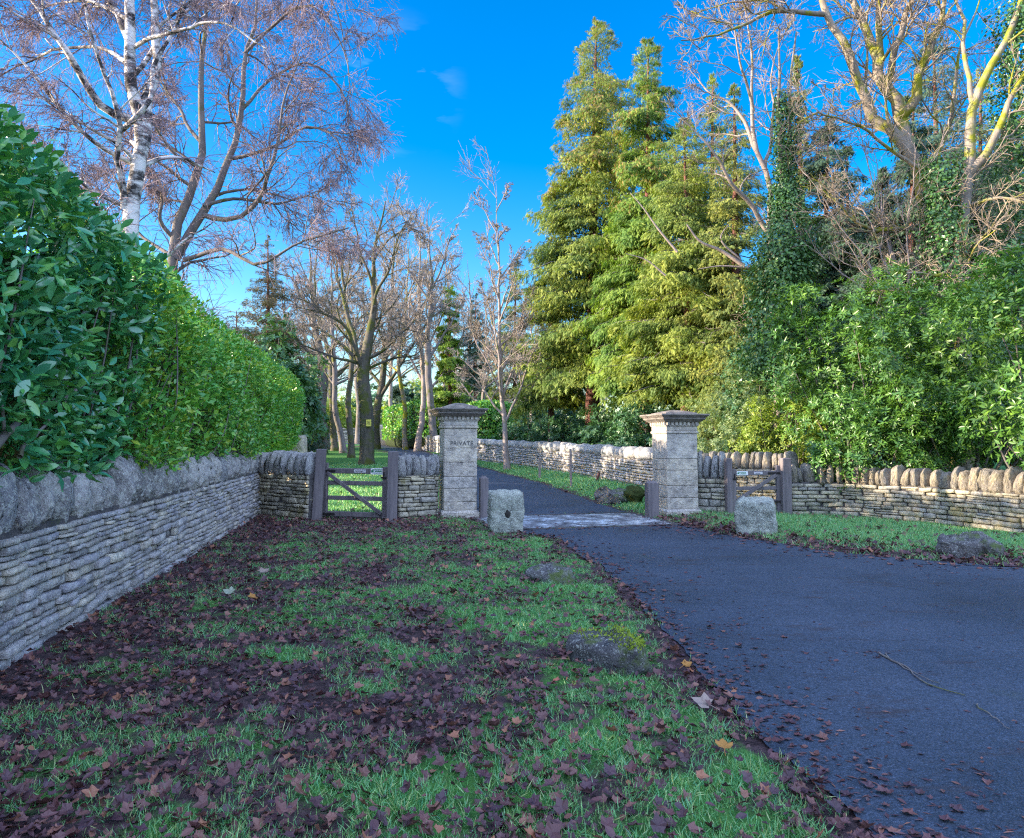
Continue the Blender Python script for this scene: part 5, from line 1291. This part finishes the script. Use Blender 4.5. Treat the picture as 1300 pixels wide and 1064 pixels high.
def ivy(t, P, Rr, n, spread, seed, ll=(.06, .11), span=(0, 1), mat='ivy'):
    rng = np.random.default_rng(seed); s = rng.uniform(*span, n); x = s * (len(P) - 1); i = np.minimum(x.astype(int), len(P) - 2); f = (x - i)[:, None]
    p = P[i] * (1 - f) + P[i + 1] * f
    a = rng.uniform(0, 2 * np.pi, n); o = np.stack([np.cos(a), np.sin(a), rng.normal(0, .3, n)], -1)
    bl = .1 + 1.7 * fbm(np.stack([np.cos(a) * .9, p[:, 2] * 1.3, np.sin(a) * .9], -1), seed, 3)
    p = p + o * (spread * bl * rng.uniform(.45, 1.1, n))[:, None]
    mb = MB(); L = rng.uniform(*ll, n); leaves(mb, p, unit(o * .4 + [0, 0, -.7] + rng.normal(0, .45, (n, 3))), unit(o + [0, 0, .4] + rng.normal(0, .3, (n, 3))), L, L * .85, LEAF_TINY)
    build('ivy', mb, MAT[mat], t, smooth=False)

y3 = 18.0
g3 = at(1222, 560, y3); g3[2] = float(H(0, y3))
T3 = [
    limb([g3, at(1222, 380, y3), at(1222, 310, y3), at(1230, 230, y3), at(1236, 170, y3), at(1242, 125, y3), at(1264, 75, y3), at(1286, 30, y3), at(1300, -30, y3), at(1310, -110, y3)], .24, .04, 26),
    px_limb([(1232, 222), (1262, 185), (1276, 150), (1296, 105), (1330, 60)], [y3, y3 - .3, y3 - .4, y3 - .5, y3 - .6], .12, .03),
    px_limb([(1238, 130), (1225, 80), (1222, 30), (1205, -20), (1200, -60)], [y3, y3 + .4, y3 + .7, y3 + .9, y3 + 1], .07, .02),
    px_limb([(1225, 300), (1190, 350), (1160, 345), (1130, 352)], [y3 - .1, y3 - .6, y3 - .9, y3 - 1.1], .06, .012),
    px_limb([(1226, 260), (1270, 250), (1310, 262), (1350, 300)], [y3, y3 - .6, y3 - .9, y3 - 1.1], .05, .01),
]
t3, lv3 = tree_thing('bare tree with pale bark and an ivy sleeve, nearest the right edge', g3, T3, [
    dict(k=8, t0=.25, t1=1, ang=.8, lr=.38, n=8, wander=.2, trop=.0, rr=.4, rmin=.010, lmax=2.2, big=True),
    dict(k=8, t0=.15, t1=1, ang=.8, lr=.6, n=6, wander=.22, trop=-.04, rr=.5, rmin=.0065, lmax=1.4),
    dict(k=6, t0=.1, t1=1, ang=.7, lr=.7, n=5, wander=.2, trop=-.06, rr=.6, rmin=.0045, lmax=.8),
], 'bark_tan', 'twig_tan', seed=12, group='bare trees above the right hand shrubs')
ivy(t3, np.array([at(1290, 360, y3 + .4), at(1290, 200, y3 + .4), at(1296, 80, y3 + .4), at(1306, 0, y3 + .4)]), None, 9000, .75, 31)
ivy(t3, np.array([at(1205, 420, y3 - .2), at(1196, 300, y3 - .1), at(1190, 200, y3 + .3)]), None, 5000, .55, 33)

yw = 18.6
gw_ = at(1150, 560, yw); gw_[2] = float(H(0, yw))
_rg = np.random.default_rng(19)
WEB = [limb([gw_, at(1148, 450, yw), at(1140, 380, yw), at(1128, 310, yw), at(1120, 240, yw)], .06, .012, 14)]
for ex, ey, dy in ((1020, 225, -.8), (1050, 170, -.4), (1085, 140, .2), (1110, 195, .6), (1165, 180, -.5), (1200, 160, .3), (1230, 230, -.8), (1265, 200, -.2), (1070, 300, -1.0), (1285, 300, -1.1), (1010, 300, -.3), (1240, 330, -1.3)):
    WEB.append(limb([at(1146 + _rg.uniform(-4, 4), 430, yw), at(1146 + (ex - 1146) * .3, 430 + (ey - 430) * .42, yw + dy * .5), at(1146 + (ex - 1146) * .68, 430 + (ey - 430) * .74, yw + dy * .9), at(ex, ey, yw + dy)], .034, .007, 14))
tree_thing('tangle of thin pale bare stems fanning out of the laurels below the mossy limbed tree', gw_, WEB, [
    dict(k=9, t0=.3, t1=1, ang=.7, lr=.4, n=7, wander=.2, trop=.02, rr=.6, rmin=.008, lmax=1.6, big=True),
    dict(k=8, t0=.15, t1=1, ang=.75, lr=.6, n=5, wander=.2, trop=0, rr=.6, rmin=.0055, lmax=.9),
], 'bark_pink', 'twig_tan', seed=17, name='bare_shrub', group='bare trees above the right hand shrubs', cat='shrub')
y4 = 20.5
g4 = at(985, 560, y4); g4[2] = float(H(0, y4))
T4 = [
    limb([g4, at(984, 380, y4), at(978, 285, y4), at(972, 220, y4), at(962, 190, y4), at(955, 120, y4), at(953, 60, y4), at(945, 10, y4)], .17, .02, 24),
    px_limb([(980, 300), (955, 262), (925, 235), (910, 200), (890, 170), (868, 150)], [y4, y4 - .3, y4 - .5, y4 - .7, y4 - .8, y4 - .9], .085, .015),
    px_limb([(962, 190), (945, 150), (930, 130), (905, 118), (875, 90)], [y4, y4 + .3, y4 + .5, y4 + .6, y4 + .7], .07, .012),
    px_limb([(970, 215), (985, 150), (978, 100), (990, 50)], [y4, y4 + .4, y4 + .6, y4 + .8], .06, .012),
    px_limb([(958, 140), (940, 80), (935, 40), (920, 10)], [y4, y4 - .4, y4 - .6, y4 - .8], .05, .01),
    px_limb([(978, 280), (1000, 230), (1030, 190), (1050, 180)], [y4, y4 - .5, y4 - .8, y4 - .9], .05, .01),
]
tree_thing('bare pale tree with crooked forks, left of the ivy clad trunk', g4, T4, [
    dict(k=8, t0=.3, t1=1, ang=.85, lr=.42, n=8, wander=.22, trop=.03, rr=.45, rmin=.011, lmax=2.0, big=True),
    dict(k=8, t0=.15, t1=1, ang=.8, lr=.6, n=6, wander=.22, trop=.02, rr=.5, rmin=.007, lmax=1.2),
    dict(k=5, t0=.1, t1=1, ang=.7, lr=.7, n=4, wander=.2, trop=0, rr=.6, rmin=.005, lmax=.7),
], 'bark_pink', 'twig_tan', seed=13, group='bare trees above the right hand shrubs')
# dead pale limbs poking out of the conifers
dl = MB()
for pts, r in (([(945, 338), (915, 318), (888, 306), (872, 285)], .07), ([(940, 330), (915, 300), (925, 285)], .04), ([(860, 320), (835, 290), (815, 262), (800, 245)], .04), ([(845, 350), (820, 330), (795, 322)], .03), ([(950, 340), (912, 338), (885, 342)], .04)):
    tubes(dl, *px_limb(pts, 21.2, r, r * .3, 12), 6)
tag(build('dead_limb', dl, MAT['bark_pink'], origin=tuple(at(945, 338, 21.2))), 'pale broken dead limbs reaching left out of the golden conifer', 'branch')

y5 = 19.0
g5 = at(1002, 560, y5); g5[2] = float(H(0, y5))
P5, R5 = limb([g5, at(1004, 400, y5), at(1000, 250, y5), at(1006, 130, y5), at(1010, 60, y5), at(1012, 40, y5)], .16, .02, 24)
P6, R6 = limb([at(1000, 300, y5), at(990, 200, y5), at(992, 110, y5), at(990, 40, y5)], .1, .02, 14)
t5, _ = tree_thing('ivy clad tree standing as a dark green column right of centre', g5, [(P5, R5), (P6, R6)], [
    dict(k=16, t0=.3, t1=1, ang=.9, lr=.2, n=6, wander=.2, trop=.0, rr=.3, rmin=.009, lmax=1.4, big=True),
    dict(k=6, t0=.2, t1=1, ang=.8, lr=.6, n=5, wander=.2, trop=-.02, rr=.5, rmin=.006, lmax=.9),
], 'bark', 'twig', seed=14, name='ivy_clad_tree')
ivy(t5, P5, None, 2600, .30, 45, (.05, .09), (.62, .86)); ivy(t5, P5, None, 9000, .62, 44, (.05, .09), (.3, .66)); ivy(t5, P6, None, 2600, .24, 42, (.05, .09), (0, .7))
ivy(t5, np.array([at(975, 470, y5), at(985, 380, y5), at(995, 300, y5)]), None, 9000, 1.0, 43)

# wood closing the view far behind
def far_wood():
    rng = np.random.default_rng(77); mb = MB()
    n = 150; x = rng.uniform(-150, 150, n); y = rng.uniform(118, 170, n)
    P0 = np.zeros((n, 6, 3)); ht = rng.uniform(10, 19, n); tt = np.linspace(0, 1, 6)
    P0[..., 0] = x[:, None] + rng.normal(0, .3, (n, 6)); P0[..., 1] = y[:, None]; P0[..., 2] = H(x, y)[:, None] + ht[:, None] * tt
    R0 = .3 * (1 - .85 * tt)[None] * np.ones((n, 1)); tubes(mb, P0, R0, 5)
    a = spawn(P0, R0, 14, .25, 1, .7, .4, 5, .15, .05, .4, .05, rng); tubes(mb, *a, 3)
    b = spawn(*a, 9, .15, 1, .7, .5, 4, .15, .03, .5, .035, rng); tubes(mb, *b, 3)
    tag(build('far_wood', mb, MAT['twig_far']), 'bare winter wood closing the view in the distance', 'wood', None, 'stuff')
    m2 = MB(); N = 26000; x = rng.uniform(-150, 150, N); hh = 3.5 + 4 * n2(x, x * 0, .08, 4); y = 112 + 3 * rng.random(N)
    leaves(m2, np.stack([x, y, H(x, y) + hh * rng.random(N)], -1), rng.normal(size=(N, 3)), rng.normal(size=(N, 3)), rng.uniform(.6, 1.2, N), rng.uniform(.4, .7, N), LEAF_TINY)
    tag(build('far_undergrowth', m2, MAT['yew'], smooth=False), 'dark evergreen undergrowth below the distant wood', 'undergrowth', None, 'stuff')
far_wood()

# ------------------------------------------------------------------ light, sky, camera
w = bpy.data.worlds.new('World'); scene.world = w; w.use_nodes = True
nt = w.node_tree; bg = nt.nodes['Background']
sky = nt.nodes.new('ShaderNodeTexSky'); sky.sky_type = 'NISHITA'; sky.sun_disc = False
sky.sun_elevation = SUN_EL; sky.sun_rotation = R(270) - SUN_BACK
sky.air_density = 1.0; sky.dust_density = 1.1; sky.ozone_density = 2.5
hs = nt.nodes.new('ShaderNodeHueSaturation'); hs.inputs['Saturation'].default_value = 1.52; hs.inputs['Hue'].default_value = 0.510; hs.inputs['Value'].default_value = 0.84
nt.links.new(sky.outputs[0], hs.inputs['Color'])
# a faint wisp of high cloud
tc = nt.nodes.new('ShaderNodeTexCoord'); mp = nt.nodes.new('ShaderNodeMapping')
nt.links.new(tc.outputs['Generated'], mp.inputs[0]); mp.inputs['Scale'].default_value = (3.0, 3.0, 11.0)
nz = nt.nodes.new('ShaderNodeTexNoise'); nz.inputs['Scale'].default_value = 2.0; nz.inputs['Detail'].default_value = 6; nz.inputs['Roughness'].default_value = .55
nt.links.new(mp.outputs[0], nz.inputs['Vector'])
vd = nt.nodes.new('ShaderNodeVectorMath'); vd.operation = 'DISTANCE'
wd_ = unit(ray(500, 112)); vd.inputs[1].default_value = tuple(wd_); nt.links.new(tc.outputs['Generated'], vd.inputs[0])
mr = nt.nodes.new('ShaderNodeMapRange'); mr.interpolation_type = 'SMOOTHSTEP'; mr.inputs[1].default_value = .0; mr.inputs[2].default_value = .10; mr.inputs[3].default_value = .7; mr.inputs[4].default_value = 0
nt.links.new(vd.outputs['Value'], mr.inputs[0])
mm = nt.nodes.new('ShaderNodeMath'); mm.operation = 'MULTIPLY'; m3 = nt.nodes.new('ShaderNodeMapRange'); m3.inputs[1].default_value = .5; m3.inputs[2].default_value = .8; nt.links.new(nz.outputs['Fac'], m3.inputs[0])
nt.links.new(mr.outputs[0], mm.inputs[0]); nt.links.new(m3.outputs[0], mm.inputs[1])
mx = nt.nodes.new('ShaderNodeMix'); mx.data_type = 'RGBA'; nt.links.new(mm.outputs[0], mx.inputs[0]); nt.links.new(hs.outputs[0], mx.inputs[6]); mx.inputs[7].default_value = (2.6, 3.0, 3.8, 1)
# unseen cloud added behind and overhead to brighten and neutralise the shade
def wn(kind, **kw):
    q = nt.nodes.new('ShaderNode' + kind)
    for k, v in kw.items(): setattr(q, k, v)
    return q
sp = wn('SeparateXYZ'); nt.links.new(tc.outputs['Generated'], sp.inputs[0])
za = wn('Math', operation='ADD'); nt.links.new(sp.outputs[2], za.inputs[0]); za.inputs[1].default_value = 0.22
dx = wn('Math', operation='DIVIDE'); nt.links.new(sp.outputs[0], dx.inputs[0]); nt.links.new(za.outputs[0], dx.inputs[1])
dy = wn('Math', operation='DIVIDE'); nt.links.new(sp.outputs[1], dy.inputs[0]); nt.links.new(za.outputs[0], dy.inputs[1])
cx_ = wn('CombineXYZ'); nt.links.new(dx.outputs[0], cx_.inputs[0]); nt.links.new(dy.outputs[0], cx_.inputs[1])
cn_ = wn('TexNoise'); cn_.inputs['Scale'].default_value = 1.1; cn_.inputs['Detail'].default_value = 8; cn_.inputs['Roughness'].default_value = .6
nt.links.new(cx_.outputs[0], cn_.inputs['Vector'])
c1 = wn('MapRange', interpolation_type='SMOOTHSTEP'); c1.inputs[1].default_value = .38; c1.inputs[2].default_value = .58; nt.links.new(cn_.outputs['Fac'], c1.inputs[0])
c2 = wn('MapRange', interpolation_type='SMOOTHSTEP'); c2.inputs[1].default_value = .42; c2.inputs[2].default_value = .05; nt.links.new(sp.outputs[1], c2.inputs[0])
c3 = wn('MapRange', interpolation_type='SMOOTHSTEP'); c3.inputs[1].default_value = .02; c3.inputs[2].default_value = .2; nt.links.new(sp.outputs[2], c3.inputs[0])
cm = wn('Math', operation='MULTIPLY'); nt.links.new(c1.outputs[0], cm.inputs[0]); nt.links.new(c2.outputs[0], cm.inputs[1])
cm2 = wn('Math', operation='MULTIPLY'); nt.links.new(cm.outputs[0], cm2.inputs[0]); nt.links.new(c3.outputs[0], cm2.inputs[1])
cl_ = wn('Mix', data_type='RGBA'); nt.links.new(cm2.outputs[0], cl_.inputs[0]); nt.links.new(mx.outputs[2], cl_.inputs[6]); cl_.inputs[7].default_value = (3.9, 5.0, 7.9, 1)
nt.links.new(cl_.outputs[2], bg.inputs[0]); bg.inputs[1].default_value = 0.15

ld = bpy.data.lights.new('sun', 'SUN'); ld.energy = 4.6; ld.angle = R(0.5); ld.color = (1.0, 0.85, 0.66)
lo = bpy.data.objects.new('sun', ld); COL.objects.link(lo)
sv = Vector((-math.cos(SUN_BACK) * math.cos(SUN_EL), -math.sin(SUN_BACK) * math.cos(SUN_EL), math.sin(SUN_EL)))
lo.rotation_euler = sv.to_track_quat('Z', 'Y').to_euler(); lo.location = (-30, -5, 20)

cd = bpy.data.cameras.new('camera'); co = bpy.data.objects.new('camera', cd); COL.objects.link(co)
co.location = (0, 0, EYE); co.rotation_euler = (math.pi / 2 + PITCH, 0, 0)
cd.sensor_fit = 'HORIZONTAL'; cd.sensor_width = 36; cd.lens = F_PX / 1300 * 36
cd.shift_y = -(532 - CY) / 1300; cd.clip_end = 2000; cd.clip_start = .05
scene.camera = co
vs = scene.view_settings; scene.display_settings.display_device = 'sRGB'
vs.view_transform = 'Standard'; vs.look = 'None'; vs.exposure = 1.9; vs.gamma = 1.0; vs.use_curve_mapping = False
cy = scene.cycles
cy.max_bounces = 5; cy.diffuse_bounces = 3; cy.glossy_bounces = 2; cy.transmission_bounces = 3; cy.transparent_max_bounces = 4
cy.use_denoising = False; cy.pixel_filter_type = 'BLACKMAN_HARRIS'; cy.filter_width = 1.2; cy.sample_clamp_indirect = 4
